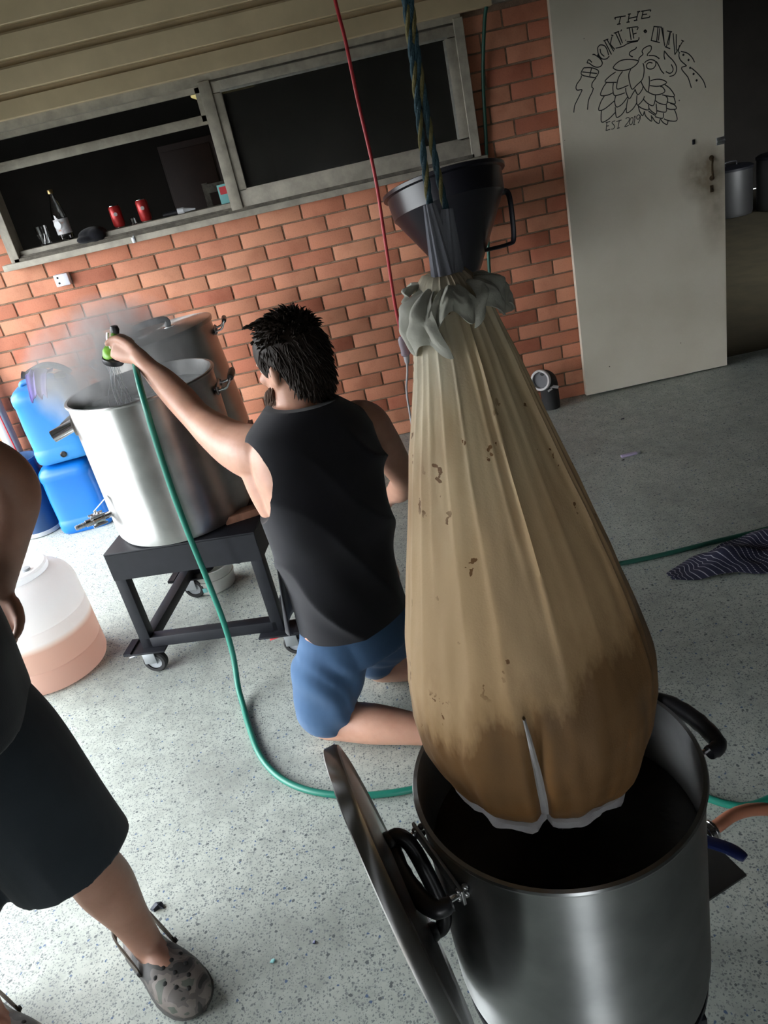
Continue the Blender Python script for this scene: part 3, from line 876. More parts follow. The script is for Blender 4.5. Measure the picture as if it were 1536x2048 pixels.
def trolley(c, w, d, h, rz, lab, casters=True, group=None):
    t = thing('trolley', (c[0], c[1], 0), lab, 'trolley', group)
    rot = Matrix.Rotation(rz, 3, 'Z'); C0 = V((c[0], c[1], 0))
    P = lambda x, y, z: C0 + rot @ V((x, y, z))
    zb = 0.115 if casters else 0.0
    obj('top_plate', MB().box(P(0, 0, h - 0.004), (w, d, 0.008), rot, 0.002), MT['black_fr'], t)
    for (x, y, sx, sy) in ((0, -d / 2 + 0.003, w - 0.004, 0.006), (0, d / 2 - 0.003, w - 0.004, 0.006), (-w / 2 + 0.003, 0, 0.006, d - 0.004), (w / 2 - 0.003, 0, 0.006, d - 0.004)):
        obj('apron', MB().box(P(x, y, h - 0.062), (sx, sy, 0.108), rot), MT['black_fr'], t, smooth=False)
    for sx in (-1, 1):
        for sy in (-1, 1):
            x, y = sx * (w / 2 - 0.024), sy * (d / 2 - 0.024)
            obj('leg', MB().box(P(x, y, (zb + h - 0.01) / 2), (0.045, 0.045, h - 0.01 - zb), rot, 0.003), MT['black_fr'], t)
            if casters:
                cx, cy = sx * (w / 2 + 0.0), sy * (d / 2 - 0.02)
                obj('mounting_plate', MB().box(P(cx - sx * 0.02, cy, 0.118), (0.16, 0.10, 0.008), rot, 0.001).bar(P(cx + sx * 0.055, cy - 0.05, 0.122), P(cx + sx * 0.055, cy + 0.05, 0.122), 0.03, 0.012), MT['black_fr'], t)
                ca = obj('caster_fork', MB().box(P(cx, cy, 0.108), (0.06, 0.06, 0.012), rot, 0.002).box(P(cx + 0.012, cy - 0.022, 0.08), (0.05, 0.004, 0.06), rot, 0.001).box(P(cx + 0.012, cy + 0.022, 0.08), (0.05, 0.004, 0.06), rot, 0.001), MT['zinc'], t)
                ax = frame(rot @ V((0, 1, 0)))
                obj('wheel', MB().lathe([(0.030, -0.016), (0.042, -0.016), (0.048, -0.010), (0.049, 0.0), (0.048, 0.010), (0.042, 0.016), (0.030, 0.016)], P(cx + 0.022, cy, 0.049), 32, ax), MT['black_rub'], ca)
                obj('hub', MB().lathe([(0.001, -0.012), (0.012, -0.014), (0.014, -0.011), (0.030, -0.011), (0.030, 0.011), (0.014, 0.011), (0.012, 0.014), (0.001, 0.012)], P(cx + 0.022, cy, 0.049), 24, ax), MT['grey_pl'], ca)
                obj('brake_pedal', MB().box(P(cx - 0.045, cy, 0.094), (0.05, 0.045, 0.006), rot @ Matrix.Rotation(R(-14), 3, 'Y'), 0.002), MT['red_pl'] if sx > 0 else MT['zinc'], ca)
    zr = 0.145
    for (a, b) in (((-1, -1), (1, -1)), ((-1, -1), (-1, 1)), ((1, -1), (1, 1))):
        obj('lower_rail', MB().bar(P(a[0] * (w / 2 - 0.024), a[1] * (d / 2 - 0.024), zr), P(b[0] * (w / 2 - 0.024), b[1] * (d / 2 - 0.024), zr), 0.045, 0.045, 0.003), MT['black_fr'], t)
    return t

# the kettle being filled, on its trolley
TZ = 0.555
trolley((-1.800, -1.833), 0.585, 0.575, TZ, R(-7.8), 'black steel trolley on castors carrying the kettle being filled')
KC = (-1.842, -1.880); KR = 0.263; KZ1 = 1.10
t = thing('brew_kettle', (KC[0], KC[1], TZ), 'big shiny steel kettle standing on the castor trolley, open and steaming', 'kettle')
obj('pot_body', pot_body(KC, KR, TZ, KZ1 - TZ), MT['steel'], t)
handle(KC, KR, 1.02, 4, t, half=0.055, out=0.06, lift=0.035, grip_r=0.013)
handle(KC, KR, 1.02, 178, t, half=0.055, out=0.045, lift=0.0, grip_r=0.008)
a = R(196); rad = V((math.cos(a), math.sin(a), 0))
b = V((KC[0], KC[1], 1.015)) + rad * KR
sp = obj('overflow_spout', MB().lathe([(0.022, -0.03), (0.022, 0.06), (0.019, 0.06), (0.019, -0.03)], b + rad * 0.025, 28, frame(rad + V((0, 0, -0.25)))), MT['chrome'], t)
obj('spout_flange', MB().lathe([(0.034, 0.0), (0.034, 0.008), (0.023, 0.010)], b - rad * 0.002, 28, frame(rad)), MT['steel_dark'], sp)
# three-piece ball valve low on the left
a = R(212); rad = V((math.cos(a), math.sin(a), 0)); tan = V((-math.sin(a), math.cos(a), 0)); fr = frame(rad, (0, 0, 1))
b = V((KC[0], KC[1], 0.685)) + rad * KR
vl = obj('ball_valve', MB().lathe([(0.012, -0.005), (0.012, 0.03), (0.024, 0.03), (0.024, 0.036), (0.019, 0.037), (0.019, 0.062), (0.024, 0.063), (0.024, 0.069), (0.013, 0.07), (0.013, 0.095), (0.001, 0.095)], b, 20, fr), MT['chrome'], t)
bl = MB()
for k in range(4):
    q = R(45 + 90 * k); o_ = fr @ V((0.024 * math.cos(q), 0.024 * math.sin(q), 0))
    bl.tube([b + o_ + rad * 0.024, b + o_ + rad * 0.076], 0.005, 8)
obj('valve_bolts', bl, MT['zinc'], vl)
obj('hose_barb', MB().lathe([(0.010, 0.09)] + [(x, 0.095 + 0.01 * i + d) for i in range(4) for x, d in ((0.0105, 0), (0.008, 0.009))] + [(0.005, 0.135)], b, 16, fr), MT['zinc'], vl)
obj('valve_lever', MB().tube([b + rad * 0.05, b + rad * 0.05 + V((0, 0, 0.035))], 0.006, 8).bar(b + rad * 0.05 + V((0, 0, 0.035)), b + rad * 0.0 + tan * 0.05 + V((0, 0, 0.085)), 0.016, 0.003), MT['chrome'], vl)
wm = mat('steaming_water', (0.80, 0.82, 0.83), 0.2, bump=0.5, bscale=18)
ls_ = MB()
rr_, aa_ = 14, 48
ls_.add([(KC[0], KC[1], 1.04)] + [(KC[0] + (KR - 0.0045) * i / rr_ * math.cos(2 * math.pi * k / aa_), KC[1] + (KR - 0.0045) * i / rr_ * math.sin(2 * math.pi * k / aa_), 1.04 + 0.004 * noise.noise((i * 0.5, k * 0.4, 0))) for i in range(1, rr_ + 1) for k in range(aa_)],
    [(0, 1 + k, 1 + (k + 1) % aa_) for k in range(aa_)] + [(1 + i * aa_ + k, 1 + (i + 1) * aa_ + k, 1 + (i + 1) * aa_ + (k + 1) % aa_, 1 + i * aa_ + (k + 1) % aa_) for i in range(rr_ - 1) for k in range(aa_)])
obj('hot_liquid', ls_, wm, t, label='pale foamy hot liquid')
MT['water'] = mat('water', (0.90, 0.93, 0.95), 0.08, Transmission_Weight=0.45, IOR=1.33)

# second kettle behind it, lid ajar and leaning a little
trolley((-1.95, -0.86), 0.46, 0.46, 0.50, 0.0, 'low black steel stand under the lidded rear kettle', casters=False)
RC = (-1.965, -0.86); RZ = 0.512; RH = 0.56; RR = 0.272
piv = V((RC[0] - 0.2, RC[1], RZ)); tilt = Matrix.Rotation(R(-4.5), 3, 'Y')
def tilted(mb):
    mb.v = [piv + tilt @ (v - piv) for v in mb.v]; return mb
t = thing('brew_kettle', (RC[0], RC[1], RZ), 'steel kettle with lid on, leaning slightly, behind the steaming kettle', 'kettle')
obj('pot_body', tilted(pot_body(RC, RR, RZ, RH)), m_steel('warm_steel', (0.58, 0.55, 0.52), 0.38), t)
obj('wedge', MB().box((RC[0] + 0.10, RC[1], RZ - 0.002), (0.14, 0.20, 0.022), Matrix.Rotation(R(-4.5), 3, 'Y'), 0.002), MT['wood'], t)
handle(RC, RR, RZ + RH - 0.07, 8, t, half=0.055, out=0.06, lift=0.035, grip_r=0.012, rot=tilt, pivot=piv)
handle(RC, RR, RZ + RH - 0.07, 188, t, half=0.055, out=0.06, lift=0.035, grip_r=0.012, rot=tilt, pivot=piv)
lz = RZ + RH
ld = obj('lid', tilted(MB().lathe([(RR + 0.008, lz - 0.012), (RR + 0.010, lz + 0.002), (RR + 0.008, lz + 0.006), (RR - 0.02, lz + 0.009), (RR * 0.6, lz + 0.014), (0.001, lz + 0.016)], (RC[0], RC[1], 0), 96)), MT['steel'], t)
hb = MB(); hb.tube(cr([(RC[0] - 0.075, RC[1] - 0.02, lz + 0.018), (RC[0] - 0.07, RC[1] - 0.02, lz + 0.055), (RC[0] + 0.07, RC[1] - 0.02, lz + 0.055), (RC[0] + 0.075, RC[1] - 0.02, lz + 0.018)], 6), 0.013, 12, flat=(0.8, 1.2))
obj('lid_handle', tilted(hb), MT['black_pl'], ld)
for sg in (-1, 1):
    obj('handle_plate', tilted(MB().box((RC[0] + sg * 0.085, RC[1] - 0.02, lz + 0.017), (0.05, 0.035, 0.004), bev=0.001)), MT['chrome'], ld)

# steam over the open kettle
sm, nt, p = newmat('steam')
nt.nodes.remove(p)
vsn = N(nt, 'ShaderNodeVolumeScatter'); vsn.inputs['Color'].default_value = (1, 1, 1, 1); vsn.inputs['Anisotropy'].default_value = 0.2
geo = N(nt, 'ShaderNodeNewGeometry'); mp = N(nt, 'ShaderNodeMapping'); mp.inputs['Scale'].default_value = (5, 5, 3)
nt.links.new(geo.outputs['Position'], mp.inputs['Vector'])
nz = N(nt, 'ShaderNodeTexNoise', i_Scale=1.6, i_Detail=4.0, i_Distortion=0.9); nt.links.new(mp.outputs['Vector'], nz.inputs['Vector'])
r1 = ramp(nt, [(0.42, (0, 0, 0)), (0.72, (1, 1, 1))]); nt.links.new(nz.outputs['Fac'], r1.inputs['Fac'])
tcn = N(nt, 'ShaderNodeTexCoord'); mp2 = N(nt, 'ShaderNodeMapping'); mp2.inputs['Scale'].default_value = (1 / 0.34, 1 / 0.30, 1 / 0.27)
nt.links.new(tcn.outputs['Object'], mp2.inputs['Vector'])
gr = N(nt, 'ShaderNodeTexGradient', gradient_type='SPHERICAL'); nt.links.new(mp2.outputs['Vector'], gr.inputs['Vector'])
mu = N(nt, 'ShaderNodeMath', operation='MULTIPLY'); nt.links.new(r1.outputs['Color'], mu.inputs[0]); nt.links.new(gr.outputs['Fac'], mu.inputs[1])
mu2 = N(nt, 'ShaderNodeMath', operation='MULTIPLY'); nt.links.new(mu.outputs[0], mu2.inputs[0]); mu2.inputs[1].default_value = 36.0
nt.links.new(mu2.outputs[0], vsn.inputs['Density'])
nt.links.new(vsn.outputs['Volume'], nt.nodes['Material Output'].inputs['Volume'])
so = obj('steam', MB().ball((-1.94, -1.78, 1.16), (0.34, 0.30, 0.27), seg=32, rings=18), sm, org=(-1.94, -1.78, 1.16))
tag(so, 'thin white steam drifting up from the open kettle', 'steam', kind='stuff')

# foreground kettle under the grain bag
PC = (-0.835, -3.646); PR = 0.240; PZ0, PZ1 = 0.20, 0.70
t = thing('burner_stand', (PC[0], PC[1], 0), 'low dark steel stand with a square heat plate under the foreground kettle', 'stand')
obj('top_ring', MB().lathe([(0.19, 0.182), (0.235, 0.182), (0.235, 0.199), (0.19, 0.199), (0.19, 0.182)], (PC[0], PC[1], 0), 48), MT['black_fr'], t)
for k in range(4):
    a = R(-40 + 90 * k)
    obj('leg', MB().bar((PC[0] + 0.215 * math.cos(a), PC[1] + 0.215 * math.sin(a), 0), (PC[0] + 0.215 * math.cos(a), PC[1] + 0.215 * math.sin(a), 0.184), 0.04, 0.04, 0.003), MT['black_fr'], t)
hpz = MB(); e1 = V((math.cos(R(109)), math.sin(R(109)), 0)); e2 = V((math.cos(R(202)), math.sin(R(202)), 0)); c0 = V((-0.451, -3.538, 0.0))
qd = [c0, c0 + e1 * 0.30, c0 + e1 * 0.30 + e2 * 0.30, c0 + e2 * 0.30]
hpz.add([v + V((0, 0, 0.174)) for v in qd] + [v + V((0, 0, 0.180)) for v in qd], [(0, 1, 2, 3), (4, 5, 6, 7), (0, 1, 5, 4), (1, 2, 6, 5), (2, 3, 7, 6), (3, 0, 4, 7)])
obj('heat_plate', hpz, mat('sooty_plate', (0.035, 0.036, 0.034), 0.5, 0.3, var=0.3), t, smooth=False)
t = thing('brew_kettle', (PC[0], PC[1], PZ0), 'dark steel kettle in the foreground below the hanging grain bag', 'kettle')
obj('pot_body', pot_body(PC, PR, PZ0, PZ1 - PZ0, rim=0.004), m_steel('smoky_steel', (0.42, 0.43, 0.43), 0.40, stain=(0.33, 0.34, 0.34)), t)
handle(PC, PR, 0.64, 20, t, half=0.072, out=0.052, grip_r=0.016, curved=True)
handle(PC, PR, 0.64, 203, t, half=0.072, out=0.052, grip_r=0.016, curved=True)
obj('wort', MB().lathe([(0.001, 0.545), (0.12, 0.545), (PR - 0.0045, 0.545)], (PC[0], PC[1], 0), 64), MT['wort'], t, label='near-black wort surface')
a = R(24); rad = V((math.cos(a), math.sin(a), 0)); fr = frame(rad, (0, 0, 1)); tan = V((-math.sin(a), math.cos(a), 0))
b = V((PC[0], PC[1], 0.285)) + rad * (PR + 0.025)
vl = obj('ball_valve', MB().lathe([(0.012, -0.03), (0.012, 0.025), (0.021, 0.026), (0.021, 0.055), (0.013, 0.056), (0.013, 0.07), (0.020, 0.071), (0.021, 0.098), (0.016, 0.10), (0.013, 0.112), (0.010, 0.112)], b, 24, fr), MT['chrome'], t)
cl = MB()
for d in (0.080, 0.094):
    cl.lathe([(0.0215, d - 0.003), (0.0225, d - 0.002), (0.0225, d + 0.002), (0.0215, d + 0.003)], b, 24, fr)
obj('clamp', cl, MT['chrome'], vl)
st = b + rad * 0.04 + V((0, 0, 0.032))
obj('valve_lever', MB().tube([b + rad * 0.04, st], 0.007, 8).tube([V(p) for p in cr([tuple(st - tan * 0.012), tuple(st - tan * 0.03 + V((0, 0, 0.006))), tuple(st - tan * 0.075 + rad * 0.022 + V((0, 0, 0.008))), tuple(st - tan * 0.105 + rad * 0.03 + V((0, 0, 0.004)))], 4)], [0.012, 0.014, 0.015, 0.015, 0.015, 0.015, 0.015, 0.015, 0.015, 0.015, 0.014, 0.013, 0.010], 12, flat=(0.5, 1.1)), MT['lever'], vl)
# orange silicone hose
hs = b + rad * 0.10
tag(obj('silicone_hose', MB().tube(cr([tuple(hs), (-0.490, -3.497, 0.292), (-0.45, -3.478, 0.290), (-0.40, -3.462, 0.275), (-0.34, -3.452, 0.24), (-0.25, -3.45, 0.15), (-0.16, -3.46, 0.05), (-0.05, -3.48, 0.014), (0.15, -3.55, 0.0135), (0.35, -3.7, 0.0135)], 6), 0.0135, 14), MT['orange'], org=(0.0, -3.48, 0)), 'orange-brown hose clamped to the tap of the foreground kettle', 'hose')

# its lid, hooked by the handle on the kettle's left handle
LN = V((0.95, 0.25, 0.15)).normalized(); LC = V((-1.118, -3.735, 0.585)); LR = 0.262
lf = frame(LN, (0.0, 0.0, 1.0))
t = thing('kettle_lid', LC - V((0, 0, LR)), 'round steel lid hanging edge-on at the left side of the foreground kettle', 'lid')
obj('lid_plate', MB().lathe([(LR, -0.030), (LR + 0.003, -0.028), (LR + 0.003, -0.010), (LR - 0.001, -0.004), (LR - 0.012, -0.002), (LR - 0.020, -0.006), (LR - 0.05, -0.005), (LR * 0.5, 0.001), (0.001, 0.003), (0.001, 0.0), (LR * 0.5, -0.002), (LR - 0.022, -0.009), (LR - 0.004, -0.008), (LR - 0.003, -0.030), (LR, -0.030)], LC, 96, lf), MT['steel_dark'], t)
hb = MB(); hx = lf @ V((1, 0, 0)); hy = lf @ V((0, 1, 0))
hd = (hx * 0.94 - hy * 0.20).normalized()
hd = (V((-0.30, 0.40, 0.85)) - LN * V((-0.30, 0.40, 0.85)).dot(LN)).normalized()
pts = cr([tuple(LC + hd * 0.085 + LN * 0.0), tuple(LC + hd * 0.085 + LN * 0.022), tuple(LC + hd * 0.05 + LN * 0.036), tuple(LC - hd * 0.05 + LN * 0.036), tuple(LC - hd * 0.085 + LN * 0.022), tuple(LC - hd * 0.085)], 6)
hb.tube(pts, [0.011 + 0.003 * math.sin(math.pi * i / (len(pts) - 1)) for i in range(len(pts))], 14)
lh = obj('lid_handle', hb, MT['black_pl'], t)
for sg in (-1, 1):
    obj('rivet', MB().ball(LC + hd * 0.085 * sg + LN * 0.003, 0.016), MT['black_pl'], lh)

# ------------------------------------------------------------------ grain bag
BY = -3.625
RT = [(0.685, 0.002), (0.687, 0.07), (0.692, 0.11), (0.702, 0.140), (0.72, 0.160), (0.752, 0.178), (0.805, 0.192), (0.87, 0.199), (0.93, 0.197), (1.0, 0.184), (1.12, 0.155), (1.29, 0.109), (1.40, 0.077), (1.46, 0.061), (1.50, 0.051), (1.53, 0.036), (1.545, 0.022)]
XT = [(0.58, -0.858), (0.77, -0.850), (0.93, -0.848), (1.12, -0.855), (1.29, -0.865), (1.43, -0.870), (1.545, -0.878)]
def lin(tab, z):
    if z <= tab[0][0]: return tab[0][1]
    for (a, x), (b, y) in zip(tab, tab[1:]):
        if z <= b: return x + (y - x) * (z - a) / (b - a)
    return tab[-1][1]
SEAM = R(-100)
rf = random.Random(11)
FOLDS = []
q_ = 0.0
while q_ < 6.2:
    FOLDS.append((q_ - 0.2, rf.uniform(0.10, 0.26), (rf.uniform(0.007, 0.010) if rf.random() < 0.18 else rf.uniform(0.0012, 0.0048)), rf.uniform(-0.12, 0.12), rf.choice((0.74, 0.80, 0.88, 0.95, 1.05))))
    q_ += rf.uniform(0.14, 0.42)
def bag(th, z, off=0.0):
    r = lin(RT, z)
    f = 0.0
    for (t0, w_, a_, sl, zl) in FOLDS:
        d_ = (th - t0 - sl * (1.5 - z) + math.pi) % (2 * math.pi) - math.pi
        w2 = w_ * (0.55 + 0.45 * (1.5 - z) / 0.6)
        pr_ = math.exp(-d_ / w2) if d_ > 0 else math.exp(d_ / (w2 * 0.22))
        f += a_ * pr_ * max(0, min(1, (z - zl) / 0.18))
    f = (f - 0.006) * (0.40 + 0.60 * max(0, min(1, (z - 0.80) / 0.30)))
    amp = 0
    lk_ = 0.30 + 0.70 * max(0, min(1, (1.0 - z) / 0.15))
    lump = lk_ * (0.009 * noise.noise((3 * math.cos(th), 3 * math.sin(th), z * 5)) + 0.004 * noise.noise((9 * math.cos(th), 9 * math.sin(th), z * 14)))
    d = (th - SEAM + math.pi) % (2 * math.pi) - math.pi
    g = math.exp(-(d / 0.055) ** 2) * 0.020 + math.exp(-(d / 0.22) ** 2) * 0.014
    gz = max(0, min(1, (1.0 - z) / 0.14)) * max(0, min(1, (z - 0.68) / 0.02))
    rr = r + f * min(1, r / 0.05) + lump * min(1, r / 0.1) - g * gz + off
    rr = max(rr, 0.001)
    return V((lin(XT, z) + rr * math.cos(th), BY + rr * math.sin(th), z))
bg = thing('grain_bag', (-0.86, BY, 0.685), 'large bulging mesh bag of wet brewing grain hanging over the foreground kettle', 'bag')
nT = 300
zs = sorted(set([0.685, 0.686, 0.687, 0.689, 0.692, 0.697, 0.702, 0.707] + [0.713 + 0.0075 * i for i in range(112)]))
zs = [z for z in zs if z <= 1.545]
mbg = MB(); mbg.loft([[bag(2 * math.pi * k / nT, z) for k in range(nT)] for z in zs])
bm_, nt, p = newmat('wet_mesh_fabric')
L = nt.links.new
geo = N(nt, 'ShaderNodeNewGeometry')
sx = N(nt, 'ShaderNodeSeparateXYZ'); L(geo.outputs['Position'], sx.inputs['Vector'])
mpv = N(nt, 'ShaderNodeMapping'); mpv.inputs['Scale'].default_value = (1, 1, 0.28); L(geo.outputs['Position'], mpv.inputs['Vector'])
n1 = N(nt, 'ShaderNodeTexNoise', i_Scale=13.0, i_Detail=5.0, i_Roughness=0.65); L(mpv.outputs['Vector'], n1.inputs['Vector'])
ad = N(nt, 'ShaderNodeMath', operation='MULTIPLY_ADD'); L(n1.outputs['Fac'], ad.inputs[0]); ad.inputs[1].default_value = 0.26; L(sx.outputs['Z'], ad.inputs[2])
# the grain stands a little higher at the right side
ad2 = N(nt, 'ShaderNodeMath', operation='MULTIPLY_ADD'); L(sx.outputs['X'], ad2.inputs[0]); ad2.inputs[1].default_value = -0.42; L(ad.outputs[0], ad2.inputs[2])
mr = N(nt, 'ShaderNodeMapRange'); L(ad2.outputs[0], mr.inputs['Value']); mr.inputs['From Min'].default_value = 1.17; mr.inputs['From Max'].default_value = 2.10
cr_ = ramp(nt, [(0.0, (0.165, 0.085, 0.032)), (0.20, (0.175, 0.092, 0.036)), (0.285, (0.195, 0.105, 0.043)), (0.325, (0.40, 0.25, 0.122)), (0.40, (0.54, 0.36, 0.19)), (0.58, (0.64, 0.44, 0.245)), (0.78, (0.65, 0.51, 0.32)), (0.93, (0.56, 0.53, 0.42))])
L(mr.outputs['Result'], cr_.inputs['Fac'])
c = cr_.outputs['Color']
# brown tea stains
n2 = N(nt, 'ShaderNodeTexNoise', i_Scale=6.0, i_Detail=4.0, i_Roughness=0.55); L(mpv.outputs['Vector'], n2.inputs['Vector'])
r2 = ramp(nt, [(0.53, (0, 0, 0)), (0.72, (1, 1, 1))]); L(n2.outputs['Fac'], r2.inputs['Fac'])
m2 = N(nt, 'ShaderNodeMath', operation='MULTIPLY'); L(r2.outputs['Color'], m2.inputs[0]); m2.inputs[1].default_value = 0.72
c = mix(nt, m2.outputs[0], c, (0.30, 0.135, 0.035))
# bits of husk showing through
wn_ = N(nt, 'ShaderNodeTexNoise', i_Scale=55.0, i_Detail=3.0); L(geo.outputs['Position'], wn_.inputs['Vector'])
vo = N(nt, 'ShaderNodeTexVoronoi', i_Scale=60.0); L(mix(nt, 0.035, mpv.outputs['Vector'], wn_.outputs['Color']), vo.inputs['Vector'])
ncl = N(nt, 'ShaderNodeTexNoise', i_Scale=9.0, i_Detail=1.0); L(geo.outputs['Position'], ncl.inputs['Vector'])
rcl = ramp(nt, [(0.50, (0, 0, 0)), (0.56, (1, 1, 1))]); L(ncl.outputs['Fac'], rcl.inputs['Fac'])
lt = N(nt, 'ShaderNodeMath', operation='LESS_THAN'); L(vo.outputs['Distance'], lt.inputs[0]); lt.inputs[1].default_value = 0.27
sc_ = N(nt, 'ShaderNodeSeparateColor'); L(vo.outputs['Color'], sc_.inputs['Color'])
gt = N(nt, 'ShaderNodeMath', operation='GREATER_THAN'); L(sc_.outputs[0], gt.inputs[0]); gt.inputs[1].default_value = 0.72
ml = N(nt, 'ShaderNodeMath', operation='MULTIPLY'); L(lt.outputs[0], ml.inputs[0]); L(gt.outputs[0], ml.inputs[1])
m3 = N(nt, 'ShaderNodeMath', operation='MULTIPLY'); L(ml.outputs[0], m3.inputs[0]); L(rcl.outputs['Color'], m3.inputs[1])
c = mix(nt, m3.outputs[0], c, (0.19, 0.09, 0.03))
L(c, p.inputs['Base Color'])
p.inputs['Roughness'].default_value = 0.55
p.inputs['Specular IOR Level'].default_value = 0.3
p.inputs['Subsurface Weight'].default_value = 0.0
n4 = N(nt, 'ShaderNodeTexNoise', i_Scale=330.0, i_Detail=2.0); L(geo.outputs['Position'], n4.inputs['Vector'])
bp = N(nt, 'ShaderNodeBump', i_Strength=0.10, i_Distance=0.003); L(n4.outputs['Fac'], bp.inputs['Height']); L(bp.outputs['Normal'], p.inputs['Normal'])
obj('bag_body', mbg, bm_, bg, angle=80)
# seam tapes: one up the front crease, one round the bottom
def ribbon(path, w, nrm=0.004):
    m = MB(); vs = []
    for i, (th, z) in enumerate(path):
        a = bag(*path[max(i - 1, 0)]); b = bag(*path[min(i + 1, len(path) - 1)]); t_ = (b - a).normalized()
        pnt = bag(th, z); n_ = V((math.cos(th), math.sin(th), -0.2)).normalized(); s_ = t_.cross(n_).normalized()
        ww = w(i / (len(path) - 1)) if callable(w) else w
        for q in (-1, -0.35, 0.35, 1):
            vs.append(pnt + s_ * ww * q + n_ * (nrm + (0.004 if abs(q) < 0.5 else 0)))
    k = 4
    m.add(vs, [(k * i + j, k * i + j + 1, k * i + k + j + 1, k * i + k + j) for i in range(len(path) - 1) for j in range(k - 1)])
    return m
obj('front_seam', ribbon([(SEAM + 0.02 - 0.06 * i / 40, 0.695 + 0.27 * i / 40) for i in range(41)], lambda u: 0.0085 * (1 - u) + 0.002, 0.006), MT['white_tape'], bg)
bs = MB(); vs_ = []; K = 120
for i in range(K + 1):
    th = 2 * math.pi * i / K
    z0 = 0.712 + 0.005 * math.sin(3 * th + 0.6) + 0.003 * math.sin(8 * th)
    pp = bag(th, z0); n_ = V((math.cos(th), math.sin(th), 0))
    vs_ += [pp + n_ * 0.001, pp + n_ * 0.006 + V((0, 0, -0.003)), pp + n_ * (0.009 + 0.002 * math.sin(13 * th)) + V((0, 0, -0.013 + 0.002 * math.sin(17 * th))), pp + n_ * 0.005 + V((0, 0, -0.012))]
bs.add(vs_, [(4 * i + j, 4 * i + (j + 1) % 4, 4 * i + 4 + (j + 1) % 4, 4 * i + 4 + j) for i in range(K) for j in range(4)])
obj('bottom_seam', bs, MT['white_tape'], bg)
# gathered neck: two pleated straps up to the rope, a ruffled collar and a folded flap
def pleat(p0, p1, r0, r1, seed, n=40, per=12):
    rings = []; a = V(p0); b = V(p1); f = frame(b - a, (1, 0, 0))
    for i in range(per + 1):
        u = i / per; c = a + (b - a) * u; r = r0 + (r1 - r0) * u
        rings.append([c + f @ V((r * (1 + 0.10 * math.sin(9 * th + seed) + 0.06 * math.sin(17 * th)) * math.cos(th), 0.7 * r * (1 + 0.10 * math.sin(9 * th + seed)) * math.sin(th), 0)) for th in [2 * math.pi * k / n for k in range(n)]])
    return MB().loft(rings)
obj('neck_strap', pleat((-0.876, BY - 0.012, 1.532), (-0.8815, BY - 0.004, 1.622), 0.018, 0.007, 0.5), MT['tie'], bg)
obj('neck_strap', pleat((-0.871, BY - 0.010, 1.532), (-0.8615, BY - 0.004, 1.612), 0.017, 0.007, 2.1), MT['tie'], bg)
fabm = m_cloth('wet_cream_fabric', (0.52, 0.51, 0.45), (0.40, 0.39, 0.33), weave=330, wr=0.25, wscale=14)
def petal(name, th0, wd, ln, rad0, out, drop, roll, seed):
    gx, gy = 26, 26; vs_ = []
    for j in range(gy + 1):
        for i in range(gx + 1):
            u = i / gx - 0.5; v = j / gy
            th = th0 + u * wd * (0.45 + 0.75 * v)
            r = rad0 + out * math.sin(min(v * 1.5, 1.0) * math.pi / 2) - roll * max(0, v - 0.7) ** 1.5 * 3
            cr1 = 0.010 * abs(math.sin(u * 7.5 + seed + 1.2 * v)) ** 0.7 * (0.3 + v) + 0.006 * noise.noise((u * 5 + seed, v * 5, 1.7))
            z = 1.527 + 0.012 * math.sin(v * 2.2) - drop * v ** 1.3 + 0.010 * math.sin(u * 9 + seed) * v
            vs_.append(V((-0.874 + (r + cr1) * math.cos(th), BY + (r + cr1) * math.sin(th), z)))
    m = MB(); m.add(vs_, [(j * (gx + 1) + i, j * (gx + 1) + i + 1, (j + 1) * (gx + 1) + i + 1, (j + 1) * (gx + 1) + i) for j in range(gy) for i in range(gx)])
    o = obj(name, m, fabm, bg, angle=60)
    md = o.modifiers.new('t', 'SOLIDIFY'); md.thickness = 0.0018; bake(o)
    o.data.set_sharp_from_angle(angle=R(60))
petal('folded_flap', R(-146), 1.25, 0.1, 0.022, 0.043, 0.082, 0.016, 0.4)
petal('collar', R(-95), 0.95, 0.1, 0.022, 0.034, 0.045, 0.0, 2.0)
petal('collar', R(-40), 1.1, 0.1, 0.022, 0.038, 0.050, 0.0, 3.3)
petal('collar', R(-195), 0.9, 0.1, 0.022, 0.028, 0.030, 0.0, 4.1)
petal('collar', R(20), 1.1, 0.1, 0.022, 0.045, 0.060, 0.0, 5.2)
petal('collar', R(90), 1.4, 0.1, 0.022, 0.045, 0.060, 0.0, 6.0)

# rope: two twisted legs meeting above
def rope(name, path, r, parent):
    P = [V(p) for p in cr(path, 10)]; L_ = 0
    acc = [0]
    for a, b in zip(P, P[1:]): acc.append(acc[-1] + (b - a).length)
    for s in range(3):
        pts = []
        for p, l in zip(P, acc):
            ph = l * 2 * math.pi / 0.055 + s * 2.094
            pts.append(p + V((math.cos(ph), math.sin(ph), 0)) * r * 0.5)
        obj(name, MB().tube(pts, r * 0.58, 8), MT['rope_y'] if s == 0 else MT['rope_b'], parent)
rp_ = thing('hoist_rope', (-0.868, BY, 1.62), 'blue and yellow twisted rope, two legs holding up the grain bag', 'rope')
tp = V((-0.8665, BY + 0.0, 2.73))
rope('strand', [(-0.8815, BY - 0.004, 1.608), (-0.8795, BY, 1.65), (-0.877, BY, 1.70), (-0.874, BY, 1.745), (-0.871, BY, 1.80), (-0.868, BY, 1.90), (-0.866, BY, 2.2), tuple(tp)], 0.0043, rp_)
rope('strand', [(-0.8615, BY - 0.004, 1.598), (-0.864, BY, 1.64), (-0.866, BY, 1.69), (-0.8665, BY, 1.735), (-0.866, BY, 1.79), (-0.862, BY, 1.90), (-0.860, BY, 2.2), tuple(tp + V((0.006, 0, 0)))], 0.0043, rp_)

